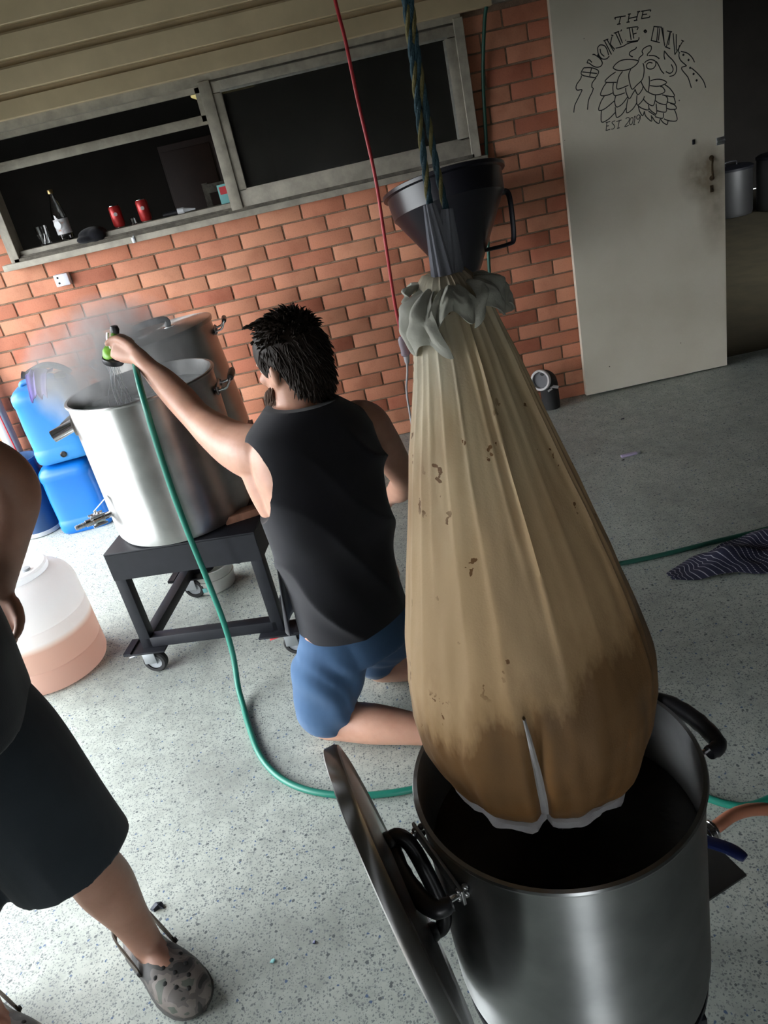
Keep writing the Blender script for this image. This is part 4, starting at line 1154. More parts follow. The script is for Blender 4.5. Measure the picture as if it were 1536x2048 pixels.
# ------------------------------------------------------------------ black funnel on the wall
FC = V((-0.475, -0.365, 1.425)); FR = 0.312
ft = Matrix.Rotation(R(-15), 3, 'X') @ Matrix.Rotation(R(-3), 3, 'Y')
t = thing('funnel', FC - V((0, 0, 0.45)), 'huge black plastic funnel hung against the brick wall behind the rope', 'funnel')
obj('cone', MB().lathe([(FR - 0.012, 0.0), (FR, 0.008), (FR + 0.008, 0.004), (FR + 0.006, -0.012), (FR - 0.012, -0.018), (FR - 0.022, -0.12), (FR - 0.035, -0.135), (0.085, -0.46), (0.035, -0.50), (0.03, -0.62), (0.026, -0.62), (0.031, -0.50), (0.08, -0.458), (FR - 0.042, -0.133), (FR - 0.028, -0.12), (FR - 0.018, -0.02), (FR - 0.012, 0.0)], FC, 72, ft), MT['funnel'], t)
ff = lambda x, y, z: FC + ft @ V((x, y, z))
obj('strap_handle', MB().tube(cr([tuple(ff(FR - 0.06, -0.03, -0.13)), tuple(ff(FR - 0.015, -0.04, -0.135)), tuple(ff(FR - 0.012, -0.05, -0.20)), tuple(ff(FR - 0.035, -0.05, -0.36)), tuple(ff(FR - 0.07, -0.05, -0.385)), tuple(ff(0.12, -0.03, -0.38))], 6), 0.011, 10, flat=(1.4, 0.6)), MT['funnel'], t)
obj('wall_bracket', MB().tube([(FC.x, 0.0, FC.z - 0.16), (FC.x, -0.14, FC.z - 0.16)], 0.012, 10).box((FC.x, -0.004, FC.z - 0.16), (0.06, 0.008, 0.10), bev=0.002), MT['zinc'], t)

# ------------------------------------------------------------------ hoses and cords
def tube_thing(name, pts, r, m, label, cat, per=6, n=12):
    p = cr(pts, per)
    return tag(obj(name, MB().tube(p, r, n), MT[m], org=tuple(p[-1])), label, cat)
tube_thing('garden_hose', [(-1.800, -2.005, 1.225), (-1.782, -2.05, 1.205), (-1.762, -2.14, 1.165), (-1.752, -2.195, 1.09), (-1.755, -2.205, 0.98), (-1.757, -2.215, 0.81), (-1.752, -2.225, 0.63), (-1.742, -2.235, 0.465), (-1.733, -2.25, 0.285), (-1.732, -2.28, 0.145), (-1.735, -2.34, 0.045), (-1.715, -2.42, 0.014), (-1.687, -2.521, 0.0105), (-1.632, -2.682, 0.0105), (-1.557, -2.801, 0.0105), (-1.458, -2.882, 0.0105), (-1.335, -2.933, 0.0105), (-1.231, -2.952, 0.0105), (-1.141, -2.956, 0.0105), (-1.0, -2.95, 0.0105), (-0.8, -2.97, 0.0105), (-0.6, -3.05, 0.0105), (-0.48, -3.12, 0.0105), (-0.397, -3.174, 0.0105), (-0.349, -3.213, 0.0105), (-0.307, -3.232, 0.0105), (-0.245, -3.226, 0.0105), (-0.1, -3.18, 0.0105), (0.2, -3.1, 0.0105), (0.6, -3.15, 0.0105), (1.0, -3.3, 0.0105)], 0.0105, 'hose', 'bright green garden hose looping from the spray gun across the floor', 'hose')
tube_thing('garden_hose', [(-0.085, -0.075, 2.165), (-0.103, -0.06, 2.10), (-0.14, -0.03, 1.87), (-0.165, -0.022, 1.6), (-0.174, -0.022, 1.516), (-0.20, -0.022, 1.3), (-0.222, -0.022, 1.136), (-0.246, -0.022, 0.934), (-0.27, -0.022, 0.6), (-0.28, -0.03, 0.2), (-0.27, -0.06, 0.03), (-0.2, -0.10, 0.0095), (-0.1, -0.12, 0.0095)], 0.0095, 'hose2', 'dark green hose hanging down the brick wall beside the white door', 'hose')
tube_thing('garden_hose', [(-0.75, -1.98, 0.0095), (-0.5, -1.985, 0.0095), (-0.214, -2.003, 0.0095), (-0.033, -2.003, 0.0095), (0.174, -1.988, 0.0095), (0.394, -1.974, 0.0095), (0.7, -1.93, 0.0095), (1.2, -1.8, 0.0095)], 0.0095, 'hose2', 'dark green hose lying straight across the floor above the striped cloth', 'hose')
CY = -1.7
t = thing('extension_cord', (-0.88, CY, 1.0), 'red extension lead hanging from the roof to a clear plug', 'cord')
obj('lead', MB().tube(cr([(-0.90, CY, 2.85), (-0.89, CY, 2.45), (-0.88, CY, 2.116), (-0.873, CY, 2.003), (-0.871, CY, 1.826), (-0.863, CY, 1.588), (-0.872, CY, 1.37), (-0.882, CY, 1.136), (-0.88, CY, 1.0)], 6), 0.0062, 10), MT['red'], t)
obj('plug_socket', MB().tube([(-0.8805, CY, 1.018), (-0.880, CY, 1.006), (-0.8795, CY, 0.985), (-0.879, CY, 0.965), (-0.8785, CY, 0.945), (-0.878, CY, 0.938)], [0.010, 0.018, 0.019, 0.017, 0.019, 0.012], 14), MT['clear_pl'], t)
t = thing('appliance_cord', (-0.95, CY, 0), 'thin white cord dropping from the clear plug to the floor', 'cord')
obj('lead', MB().tube(cr([(-0.878, CY, 0.937), (-0.885, CY, 0.88), (-0.903, CY, 0.805), (-0.908, CY, 0.72), (-0.911, CY, 0.637), (-0.92, CY, 0.4), (-0.94, CY, 0.08), (-0.95, CY + 0.03, 0.0045), (-0.85, CY + 0.1, 0.0045)], 6), 0.0042, 10), MT['white_c'], t)
obj('cord_plug', MB().tube([(-0.878, CY, 0.939), (-0.879, CY, 0.915), (-0.881, CY, 0.905)], [0.012, 0.010, 0.005], 12), MT['white_c'], t)

# ------------------------------------------------------------------ drums and tubs at the left
def jerry(cx, cy, z0, w, d, h, rz, m, lab, bung=False, group='blue water drums'):
    t = thing('water_drum', (cx, cy, z0), lab, 'drum', group)
    rot = Matrix.Rotation(rz, 3, 'Z'); n = 64
    def ring(z, sx, sy, pw=5.0):
        out = []
        for k in range(n):
            a = 2 * math.pi * k / n; c, s = math.cos(a), math.sin(a)
            out.append(V((cx, cy, z0)) + rot @ V((sx * abs(c) ** (2 / pw) * (1 if c >= 0 else -1), sy * abs(s) ** (2 / pw) * (1 if s >= 0 else -1), z)))
        return out
    W, D = w / 2, d / 2
    prof = [(0.0, 0.90), (0.012, 0.97), (0.03, 1.0), (0.075, 1.0), (0.085, 0.975), (0.095, 0.968), (h * 0.5, 0.985), (h * 0.76, 0.97), (h * 0.775, 0.985), (h * 0.80, 1.0), (h * 0.86, 1.0), (h * 0.90, 0.97), (h * 0.945, 0.86), (h * 0.965, 0.70), (h * 0.97, 0.4), (h * 0.97, 0.05)]
    m_ = MB(); m_.loft([ring(z, W * s, D * s) for z, s in prof])
    obj('drum_body', m_, MT[m], t, angle=40)
    P = lambda x, y, z: V((cx, cy, z0)) + rot @ V((x, y, z))
    if z0 > 0.1: obj('carry_handle', MB().tube(cr([tuple(P(-W * 0.62, 0.0, h * 0.95)), tuple(P(-W * 0.55, 0, h * 1.0)), tuple(P(0, 0, h * 1.01)), tuple(P(W * 0.4, 0, h * 1.0)), tuple(P(W * 0.47, 0, h * 0.95))], 6), 0.016, 12), MT[m], t)
    if z0 > 0.1: obj('screw_cap', MB().lathe([(0.030, 0.0), (0.030, 0.028), (0.026, 0.032), (0.001, 0.032)], P(W * 0.68, -D * 0.1, h * 0.955), 20, rot), MT['black_pl'], t)
    if bung:
        obj('bung', MB().lathe([(0.018, -0.004), (0.018, 0.006), (0.013, 0.008), (0.012, 0.002), (0.001, 0.002)], P(0.0, -D * 0.995, 0.045), 20, rot @ frame((0, -1, 0))), MT['black_pl'], t)
    return t
jerry(-2.900, -0.32, 0.0, 0.315, 0.30, 0.435, R(6), 'blue', 'bright blue plastic water drum on the floor, lower of the stacked pair')
jerry(-2.868, -0.31, 0.440, 0.335, 0.30, 0.455, R(10), 'blue2', 'lighter blue plastic water drum with dark bung, upper of the stacked pair', True)
t = thing('handle_hose', (-2.80, -0.30, 0.875), 'short black hose curled over the top of the upper blue drum', 'hose')
obj('hose_piece', MB().tube(cr([(-2.93, -0.30, 0.93), (-2.89, -0.29, 0.945), (-2.82, -0.27, 0.955), (-2.75, -0.26, 0.925), (-2.71, -0.25, 0.88)], 6), 0.018, 12), MT['black_rub'], t)
obj('hose_end', MB().lathe([(0.021, 0), (0.021, 0.03), (0.016, 0.03)], (-2.93, -0.30, 0.925), 16, frame((-0.8, -0.2, 0.4))), MT['black_pl'], t)
rg = MB(); gx, gy = 16, 16; vs_ = []
for j in range(gy + 1):
    for i in range(gx + 1):
        u = i / gx - 0.5; v = j / gy
        vs_.append(V((-2.835 + u * 0.15 * (1 - 0.35 * v), -0.335 - 0.15 * v + 0.006 * math.sin(u * 14 + v * 4), 0.953 - 0.02 * abs(math.sin(u * 11)) - (0.13 * max(0, v - 0.45) ** 1.2 * 1.6) + 0.012 * math.sin(u * 13 + 3 * v) - 0.035 * abs(u) * v)))
rg.add(vs_, [(j * (gx + 1) + i, j * (gx + 1) + i + 1, (j + 1) * (gx + 1) + i + 1, (j + 1) * (gx + 1) + i) for j in range(gy) for i in range(gx)])
ro_ = obj('rag', rg, MT['purple'], org=(-2.835, -0.40, 0.87), angle=80)
md = ro_.modifiers.new('t', 'SOLIDIFY'); md.thickness = 0.005; bake(ro_)
tag(ro_, 'crumpled purple rag draped over the top of the upper blue drum', 'rag')
t = thing('bin', (-3.215, -0.30, 0), 'navy blue round bin with pale grey base rim left of the blue drums', 'bin')
obj('bin_body', MB().lathe([(0.10, 0.02), (0.118, 0.03), (0.135, 0.45), (0.140, 0.455), (0.140, 0.47), (0.130, 0.47), (0.11, 0.05), (0.001, 0.04)], (-3.215, -0.30, 0), 40), MT['navy'], t)
obj('base_rim', MB().lathe([(0.001, 0.0), (0.110, 0.0), (0.121, 0.006), (0.121, 0.028), (0.117, 0.031)], (-3.215, -0.30, 0), 40), MT['grey_pl'], t)
t = thing('plastic_jug', (-2.60, -0.42, 0), 'white plastic jug half hidden between blue drum and kettle', 'jug')
obj('jug_body', MB().lathe([(0.001, 0), (0.07, 0.0), (0.085, 0.02), (0.085, 0.22), (0.07, 0.27), (0.035, 0.31), (0.03, 0.33)], (-2.60, -0.42, 0), 32), MT['white_pl'], t)
obj('jug_cap', MB().lathe([(0.033, 0.325), (0.033, 0.355), (0.001, 0.357)], (-2.60, -0.42, 0), 24), MT['red_pl'], t)

# translucent fermenter with amber liquid inside
FX, FY, FRR, FH = -2.590, -1.875, 0.215, 0.50
fm_, nt, p = newmat('translucent_hdpe')
L = nt.links.new
geo = N(nt, 'ShaderNodeNewGeometry'); sx = N(nt, 'ShaderNodeSeparateXYZ'); L(geo.outputs['Position'], sx.inputs['Vector'])
mr = N(nt, 'ShaderNodeMapRange'); L(sx.outputs['Z'], mr.inputs['Value']); mr.inputs['From Min'].default_value = 0.0; mr.inputs['From Max'].default_value = 0.5
rp = ramp(nt, [(0.0, (0.60, 0.40, 0.33)), (0.40, (0.60, 0.39, 0.31)), (0.425, (0.72, 0.60, 0.52)), (0.46, (0.82, 0.83, 0.82)), (1.0, (0.84, 0.86, 0.88))]); L(mr.outputs['Result'], rp.inputs['Fac'])
L(rp.outputs['Color'], p.inputs['Base Color']); p.inputs['Roughness'].default_value = 0.35
tr_ = N(nt, 'ShaderNodeBsdfTranslucent'); L(rp.outputs['Color'], tr_.inputs['Color'])
mx_ = N(nt, 'ShaderNodeMixShader'); mx_.inputs[0].default_value = 0.52; L(p.outputs[0], mx_.inputs[1]); L(tr_.outputs[0], mx_.inputs[2]); L(mx_.outputs[0], nt.nodes['Material Output'].inputs['Surface'])
t = thing('fermenter', (FX, FY, 0), 'glowing white translucent fermenter tub half full of pinkish amber liquid', 'tub')
obj('tub_body', MB().lathe([(0.001, 0.003), (FRR - 0.03, 0.0), (FRR - 0.008, 0.008), (FRR, 0.03), (FRR, 0.10), (FRR - 0.003, 0.108), (FRR, 0.116), (FRR, 0.27), (FRR - 0.004, 0.278), (FRR - 0.002, 0.29), (FRR - 0.003, 0.37), (FRR - 0.008, 0.395), (FRR - 0.020, 0.42), (FRR - 0.042, 0.442), (FRR - 0.07, 0.456), (FRR - 0.085, 0.459)], (FX, FY, 0), 64), fm_, t)
ld = obj('lid', MB().lathe([(FRR - 0.086, 0.452), (FRR - 0.080, 0.456), (FRR - 0.080, 0.480), (FRR - 0.088, 0.487), (FRR - 0.096, 0.482), (0.001, 0.482)], (FX, FY, 0), 64), fm_, t)
obj('airlock_bung', MB().lathe([(0.018, 0.482), (0.018, 0.492), (0.001, 0.493)], (FX + 0.07, FY - 0.03, 0), 20), MT['grey_pl'], ld)

# small pan below the trolley, block on top of it, things by the wall
t = thing('pan', (-1.955, -1.46, 0), 'small pale steel pan on the floor behind the trolley', 'pan')
obj('pan_body', MB().lathe([(0.001, 0.0), (0.085, 0.0), (0.095, 0.01), (0.098, 0.06), (0.101, 0.062), (0.101, 0.072), (0.098, 0.074), (0.10, 0.115), (0.104, 0.118), (0.098, 0.12), (0.094, 0.075), (0.092, 0.015), (0.001, 0.01)], (-1.955, -1.46, 0), 48), mat('pale_enamel', (0.58, 0.58, 0.55), 0.35, 0.5, var=0.15), t)
obj('pan_handle', MB().tube(cr([(-1.855, -1.46, 0.10), (-1.83, -1.46, 0.095), (-1.815, -1.46, 0.09)], 4), 0.006, 8), MT['black_pl'], t)
obj('blue_sticker', MB().box((-1.985, -1.5545, 0.035), (0.02, 0.002, 0.022), bev=0.0005), MT['teal'], t)
tag(fuse(obj('scouring_rag', MB().ball((-2.005, -1.50, 0.125), (0.055, 0.045, 0.022)).ball((-1.97, -1.49, 0.118), (0.045, 0.05, 0.02)), MT['cap_cloth'], org=(-2.005, -1.50, 0.10)), 0.005, 3), 'black rag bunched on the rim of the small pan', 'rag')
tag(obj('wood_block', MB().box((-1.605, -2.015, TZ + 0.0155), (0.13, 0.055, 0.031), rz=R(14), bev=0.005), MT['wood'], org=(-1.605, -2.015, TZ)), 'reddish brown block lying on the front corner of the castor trolley', 'block')
t = thing('pipe_elbow', (-0.035, -0.15, 0), 'dark pipe elbow with chalky white rim at the foot of the wall', 'pipe')
obj('elbow', MB().tube(cr([(0.0, -0.09, 0.0), (0.0, -0.09, 0.10), (-0.005, -0.10, 0.17), (-0.03, -0.135, 0.205), (-0.055, -0.165, 0.212)], 6), 0.055, 24), MT['black_rub'], t)
obj('rim', MB().lathe([(0.050, -0.006), (0.062, -0.004), (0.064, 0.014), (0.060, 0.020), (0.050, 0.018), (0.050, 0.004)], (-0.058, -0.168, 0.213), 32, frame((-0.62, -0.75, 0.18))), MT['white_ring'], t)
obj('opening', MB().lathe([(0.051, 0.0), (0.035, -0.002), (0.001, -0.004)], (-0.058, -0.168, 0.215), 32, frame((-0.62, -0.75, 0.18))), mat('grey_pipe_inside', (0.10, 0.10, 0.11), 0.6), t)
obj('torn_tape', MB().box((0.015, -0.15, 0.15), (0.06, 0.004, 0.018), Matrix.Rotation(R(20), 3, 'Y'), 0.001).box((-0.01, -0.155, 0.135), (0.03, 0.004, 0.012), Matrix.Rotation(R(-25), 3, 'Y'), 0.001), MT['white_ring'], t)

# striped cloth on the floor at the right
cm, nt, p = newmat('navy_striped_cloth'); L = nt.links.new
tc = N(nt, 'ShaderNodeTexCoord'); uvn = N(nt, 'ShaderNodeUVMap'); wv = N(nt, 'ShaderNodeTexWave', i_Scale=4.2, i_Distortion=0.0); wv.bands_direction = 'X'
L(uvn.outputs['UV'], wv.inputs['Vector'])
rp = ramp(nt, [(0.93, (0.012, 0.013, 0.035)), (0.965, (0.40, 0.40, 0.44))]); L(wv.outputs['Fac'], rp.inputs['Fac'])
wv2 = N(nt, 'ShaderNodeTexWave', i_Scale=16.0); wv2.bands_direction = 'Y'; L(uvn.outputs['UV'], wv2.inputs['Vector'])
r2 = ramp(nt, [(0.22, (0, 0, 0)), (0.28, (1, 1, 1))]); L(wv2.outputs['Fac'], r2.inputs['Fac'])
L(mix(nt, r2.outputs['Color'], (0.012, 0.013, 0.035), rp.outputs['Color']), p.inputs['Base Color']); p.inputs['Roughness'].default_value = 0.9
gx, gy = 90, 60; vs_ = []; uvs = []
for j in range(gy + 1):
    for i in range(gx + 1):
        u = i / gx; v = j / gy
        wdt = 0.05 + 0.34 * u ** 0.8
        x = -0.075 + 0.62 * u; y = -2.155 + 0.10 * u + (v - 0.55) * wdt - 0.06 * u * u
        y += 0.035 * noise.noise((u * 6, 0.5 + v * 1.5, 3.0)) * (0.3 + u); x += 0.02 * noise.noise((u * 5, v * 4, 9.0))
        h = 0.004 + 0.055 * max(0, noise.noise((x * 9 + 3, y * 15, 0.3)) + 0.35) * min(1, 5 * u + 0.2) * math.sin(math.pi * min(max(v, 0.03), 0.97)) ** 0.5 + 0.02 * max(0, math.sin(13 * x + 21 * y)) * math.sin(math.pi * v)
        vs_.append((x, y, h)); uvs.append((u * 1.9 + 0.9 * v * u + 0.10 * noise.noise((x * 4, y * 4, 2)), v * 0.9 + 0.15 * noise.noise((x * 5, y * 5, 7))))
m = MB(); m.add(vs_, [(j * (gx + 1) + i, j * (gx + 1) + i + 1, (j + 1) * (gx + 1) + i + 1, (j + 1) * (gx + 1) + i) for j in range(gy) for i in range(gx)])
co = obj('tea_towel', m, cm, org=(0.2, -2.15, 0), angle=80)
uvl = co.data.uv_layers.new(name='UVMap')
for lp in co.data.loops: uvl.data[lp.index].uv = uvs[lp.vertex_index]
md = co.modifiers.new('t', 'SOLIDIFY'); md.thickness = 0.003; md.offset = -1
bake(co)
tag(co, 'crumpled navy cloth with thin white stripes on the floor at right', 'cloth')

# floor litter
t = thing('lighter', (0.17, -1.02, 0), 'lilac plastic lighter lying on the floor in front of the door', 'lighter')
obj('lighter_body', MB().box((0.165, -1.018, 0.007), (0.085, 0.022, 0.013), bev=0.005, rz=R(4)), MT['purple_pl'], t)
obj('lighter_top', MB().box((0.216, -1.0145, 0.007), (0.018, 0.020, 0.012), bev=0.003, rz=R(4)), MT['zinc'], t)
def scrap(name, x, y, pts, m, lab, cat, h=0.004):
    mm = MB(); n = len(pts)
    mm.add([(x + a, y + b, 0.0005) for a, b in pts] + [(x + a * 0.9, y + b * 0.9, h * (0.4 + (i % 3) * 0.5)) for i, (a, b) in enumerate(pts)], [tuple(range(n))[::-1], tuple(range(n, 2 * n))] + [(i, (i + 1) % n, n + (i + 1) % n, n + i) for i in range(n)])
    tag(obj(name, mm, MT[m], org=(x, y, 0), smooth=False), lab, cat)
scrap('leaf_scrap', -1.874, -3.18, [(-0.02, -0.004), (-0.006, -0.014), (0.008, -0.006), (0.02, -0.010), (0.014, 0.008), (0.0, 0.004), (-0.012, 0.010)], 'leaf', 'curled dark leaf scrap on the floor beside the clog', 'leaf', 0.012)
scrap('paint_chip', -1.539, -3.398, [(-0.007, -0.003), (0.003, -0.006), (0.007, 0.002), (-0.002, 0.006)], 'teal', 'pale teal paint chip on the speckled floor near the lid', 'chip')
scrap('paint_chip', -1.436, -3.37, [(-0.004, -0.003), (0.003, -0.004), (0.004, 0.003), (-0.003, 0.004)], 'lever', 'tiny dark blue chip on the floor right of the teal chip', 'chip')
scrap('black_scrap', 0.120, -1.055, [(-0.008, -0.003), (0.006, -0.004), (0.008, 0.003), (-0.006, 0.004)], 'black_pl', 'small black scrap on the floor beside the lilac lighter', 'scrap')
scrap('debris_scrap', 0.30, -0.52, [(-0.012, -0.004), (0.006, -0.007), (0.013, 0.003), (-0.006, 0.007)], 'leaf', 'dark bit of debris on the floor below the white door', 'debris')

# ------------------------------------------------------------------ people
def add_hand(mb, W, d, n, s, size=1.0, curl=(60, 80, 40), spread=0.0, thumb=None, nails=None):
    """palm and five fingers: W wrist, d wrist-to-knuckle, n back of the hand, s thumb side; curl in degrees per joint"""
    d = V(d).normalized(); n = V(n); n = (n - d * n.dot(d)).normalized(); s = V(s); s = (s - d * s.dot(d) - n * s.dot(n)).normalized()
    W = V(W); k = size
    rings = []
    for u, w, t_ in ((0.0, 0.027, 0.019), (0.02, 0.031, 0.018), (0.05, 0.040, 0.017), (0.08, 0.042, 0.0155), (0.098, 0.040, 0.013)):
        c = W + d * u * k
        rings.append([c + (s * w * math.cos(a) + n * t_ * math.sin(a)) * k for a in [2 * math.pi * i / 20 for i in range(20)]])
    mb.loft(rings)
    for i, (off, ln) in enumerate(((0.031, 0.072), (0.010, 0.080), (-0.011, 0.074), (-0.031, 0.058))):
        p = W + d * 0.092 * k + s * off * k
        dirv = (d + s * spread * (1.5 - i)).normalized()
        r0 = (0.0098 - 0.0007 * i) * k
        pts = [(*(p - d * 0.02 * k), r0)]
        ax = dirv.cross(-n).normalized()
        cur = dirv.copy(); seg = (ln * 0.46, ln * 0.30, ln * 0.24)
        q = p.copy(); pts.append((*q, r0 * 1.05))
        for j in range(3):
            cur = Matrix.Rotation(R(curl[j] if not isinstance(curl[0], tuple) else curl[i][j]), 3, ax) @ cur
            q = q + cur * seg[j] * k
            pts.append((*(q - cur * seg[j] * k * 0.5), r0 * (1.0 - 0.05 * j)))
            pts.append((*q, r0 * (1.0 - 0.09 * j)))
        limb(mb, pts, 3, 10)
        if nails is not None:
            nx = ax.cross(cur).normalized()
            nails.ball(q + nx * r0 * -0.62 + cur * 0.001, (0.0048 * k, 0.0062 * k, 0.002 * k), frame(-nx, ax))
    tb = thumb or (W + d * 0.03 * k + s * 0.030 * k, W + d * 0.055 * k + s * 0.052 * k - n * 0.008 * k, W + d * 0.085 * k + s * 0.056 * k - n * 0.020 * k, W + d * 0.105 * k + s * 0.046 * k - n * 0.030 * k)
    limb(mb, [(*V(p), r * k) for p, r in zip(tb, (0.017, 0.0135, 0.0115, 0.0095))], 4, 10)

def head(mb, c, g, k=1.0):
    """cranium, jaw, nose, brow, ears; g looks forward"""
    f = V(g).normalized(); l = V((0, 0, 1)).cross(f).normalized(); u = f.cross(l)
    c = V(c); M3 = Matrix((f, l, u)).transposed()
    at = lambda x, y, z: c + M3 @ (V((x, y, z)) * k)
    mb.ball(at(-0.005, 0, 0.022), (0.098 * k, 0.078 * k, 0.098 * k), M3, 24, 16)
    mb.ball(at(0.030, 0, -0.035), (0.062 * k, 0.062 * k, 0.085 * k), M3, 20, 14)
    mb.ball(at(0.058, 0, -0.092), (0.030 * k, 0.036 * k, 0.024 * k), M3)
    mb.ball(at(0.075, 0, 0.022), (0.022 * k, 0.055 * k, 0.012 * k), M3)
    limb(mb, [(*at(0.088, 0, 0.012), 0.008 * k), (*at(0.104, 0, -0.015), 0.011 * k), (*at(0.110, 0, -0.030), 0.014 * k)], 3, 10)
    for s in (-1, 1):
        mb.ball(at(0.100, s * 0.012, -0.034), 0.010 * k)
        mb.ball(at(0.070, s * 0.040, -0.020), (0.022 * k, 0.020 * k, 0.018 * k), M3)
        mb.ball(at(-0.004, s * 0.080, -0.014), (0.019 * k, 0.010 * k, 0.033 * k), M3 @ Matrix.Rotation(R(-12), 3, 'Y'))
        mb.ball(at(-0.016, s * 0.088, -0.006), (0.012 * k, 0.009 * k, 0.028 * k), M3)
        mb.ball(at(0.001, s * 0.078, -0.040), (0.010 * k, 0.008 * k, 0.012 * k), M3)
    mb.ball(at(0.086, 0, -0.062), (0.012 * k, 0.026 * k, 0.006 * k), M3)
    mb.ball(at(0.084, 0, -0.074), (0.012 * k, 0.022 * k, 0.007 * k), M3)
    return at, M3

def tufts(mb, roots, rnd):
    """tapered curved locks: (root, direction, droop vector, length, radius)"""
    for p, d, dr, ln, r in roots:
        pts = []; q = V(p); d = V(d).normalized()
        for i in range(5):
            pts.append(q.copy()); q = q + d * ln / 4; d = (d + V(dr) * 0.25).normalized()
        mb.tube(pts, [r, r * 1.05, r * 0.85, r * 0.5, r * 0.08], 5)

def solid(name, mb, material, parent, voxel, it=4, fac=0.5):
    return fuse(obj(name, mb, material, parent), voxel, it, fac)

# ---- the kneeling person in black singlet and blue shorts
pa = thing('person', (-1.27, -2.56, 0), 'kneeling bearded person in black sleeveless top and blue shorts spraying water', 'person')
FWD = V((-0.62, 0.785, 0)).normalized(); LAT = V((FWD.y, -FWD.x, 0))     # LAT points to the person's right
cen = lambda z: V((lerp([(0.40, -1.233), (0.70, -1.233), (1.05, -1.230)], z), lerp([(0.40, -2.565), (0.70, -2.55), (1.05, -2.475)], z), z))
SEC = [(0.395, 0.153, 0.128), (0.44, 0.155, 0.130), (0.55, 0.155, 0.128), (0.68, 0.164, 0.127), (0.80, 0.184, 0.130), (0.90, 0.200, 0.130), (0.97, 0.190, 0.115), (1.015, 0.165, 0.098), (1.045, 0.125, 0.085), (1.075, 0.085, 0.074)]
def tring(z, a, b, off, n=72, wr=0.0):
    c = cen(z); out = []
    for k in range(n):
        th = 2 * math.pi * k / n
        x = math.cos(th); y = math.sin(th)
        lat = (a + off) * abs(x) ** 0.85 * (1 if x >= 0 else -1); dep = (b + off) * abs(y) ** 0.9 * (1 if y >= 0 else -1)
        p = c + LAT * lat + FWD * dep
        p.z += -0.10 * lat * max(0, min(1, (z - 0.80) / 0.2))            # right shoulder lower
        if wr:
            # drag folds from the raised shoulder across the back, fading at the hem
            s = lat * 0.95 + (z - 0.6) * 0.75
            fo = abs(math.sin(0.5 * (s * 38 + 1.4 * math.sin(z * 6) + 2.6 * noise.noise((lat * 5, z * 4, dep * 4)))))
            sh = 1.6 * (1 - fo) ** 1.7 * (0.55 + 0.7 * noise.noise((lat * 4 + 9, z * 3, 2.0))) - 0.35
            amp = wr * (0.35 + 0.65 * max(0.0, min(1, (z - 0.40) / 0.25))) * max(0.15, min(1, (1.04 - z) / 0.12))
            nrm = (LAT * (lat / a) + FWD * (dep / b)).normalized()
            p += nrm * (amp * sh + 0.008 * noise.noise((lat * 7 + 5, z * 6, dep * 7)))
        out.append(p)
    return out
def sections(step=0.02):
    zs_ = []
    z = SEC[0][0]
    while z < SEC[-1][0]:
        zs_.append(z); z += step
    zs_.append(SEC[-1][0])
    A = [(s[0], s[1]) for s in SEC]; B = [(s[0], s[2]) for s in SEC]
    return [(z, lin(A, z), lin(B, z)) for z in zs_]
body = MB()
body.loft([tring(z, a, b, -0.012 * max(0, min(1, (0.95 - z) / 0.08))) for z, a, b in sections()])
HC = V((-1.232, -2.425, 1.180)); GZ = V((-0.77, 0.63, -0.14))
limb(body, [(-1.235, -2.478, 1.02, 0.078), (-1.238, -2.462, 1.08, 0.070), (-1.240, -2.440, 1.14, 0.068)], 4, 18)
at, HM = head(body, HC, GZ, 1.08)
# left arm reaching out over the kettle
S = V((-1.375, -2.50, 0.985)); E = V((-1.590, -2.245, 1.035)); Wr = V((-1.760, -2.055, 1.222)); Hd = V((-1.823, -2.010, 1.276))
limb(body, [(-1.29, -2.50, 0.985, 0.062), (-1.375, -2.50, 0.962, 0.084), (-1.45, -2.425, 0.966, 0.076), (-1.525, -2.335, 0.997, 0.062), (*E, 0.050), (-1.638, -2.185, 1.088, 0.050), (-1.690, -2.125, 1.143, 0.044), (-1.730, -2.085, 1.184, 0.033), (*Wr, 0.029)], 6, 22)
limb(body, [(-1.40, -2.50, 0.955, 0.055), (-1.385, -2.53, 0.87, 0.058), (-1.37, -2.555, 0.79, 0.050), (-1.35, -2.56, 0.72, 0.04)], 5, 18)       # lat muscle under the arm
nails = MB()
gd = (Hd - Wr).normalized()
add_hand(body, Wr, gd + V((-0.35, 0.20, 0.0)), (-0.45, -0.72, 0.55), (0.05, 0.55, 0.85), 1.10, (62, 88, 55), thumb=(Wr + V((-0.015, 0.012, 0.035)), Wr + V((-0.05, 0.035, 0.062)), Wr + V((-0.082, 0.052, 0.066)), Wr + V((-0.105, 0.052, 0.056))), nails=nails)
# right arm reaching down and forward
limb(body, [(-1.15, -2.41, 0.945, 0.064), (-1.075, -2.365, 0.935, 0.074), (-1.035, -2.33, 0.86, 0.062), (-1.005, -2.29, 0.76, 0.052), (-0.985, -2.255, 0.68, 0.045), (-1.005, -2.16, 0.60, 0.046), (-1.035, -2.06, 0.54, 0.034), (-1.045, -2.03, 0.52, 0.029)], 6, 22)
add_hand(body, (-1.045, -2.03, 0.52), (-0.35, 0.75, -0.5), (0.35, 0.5, 0.75), (-0.9, -0.1, 0.3), 1.0, (25, 35, 25), nails=nails)
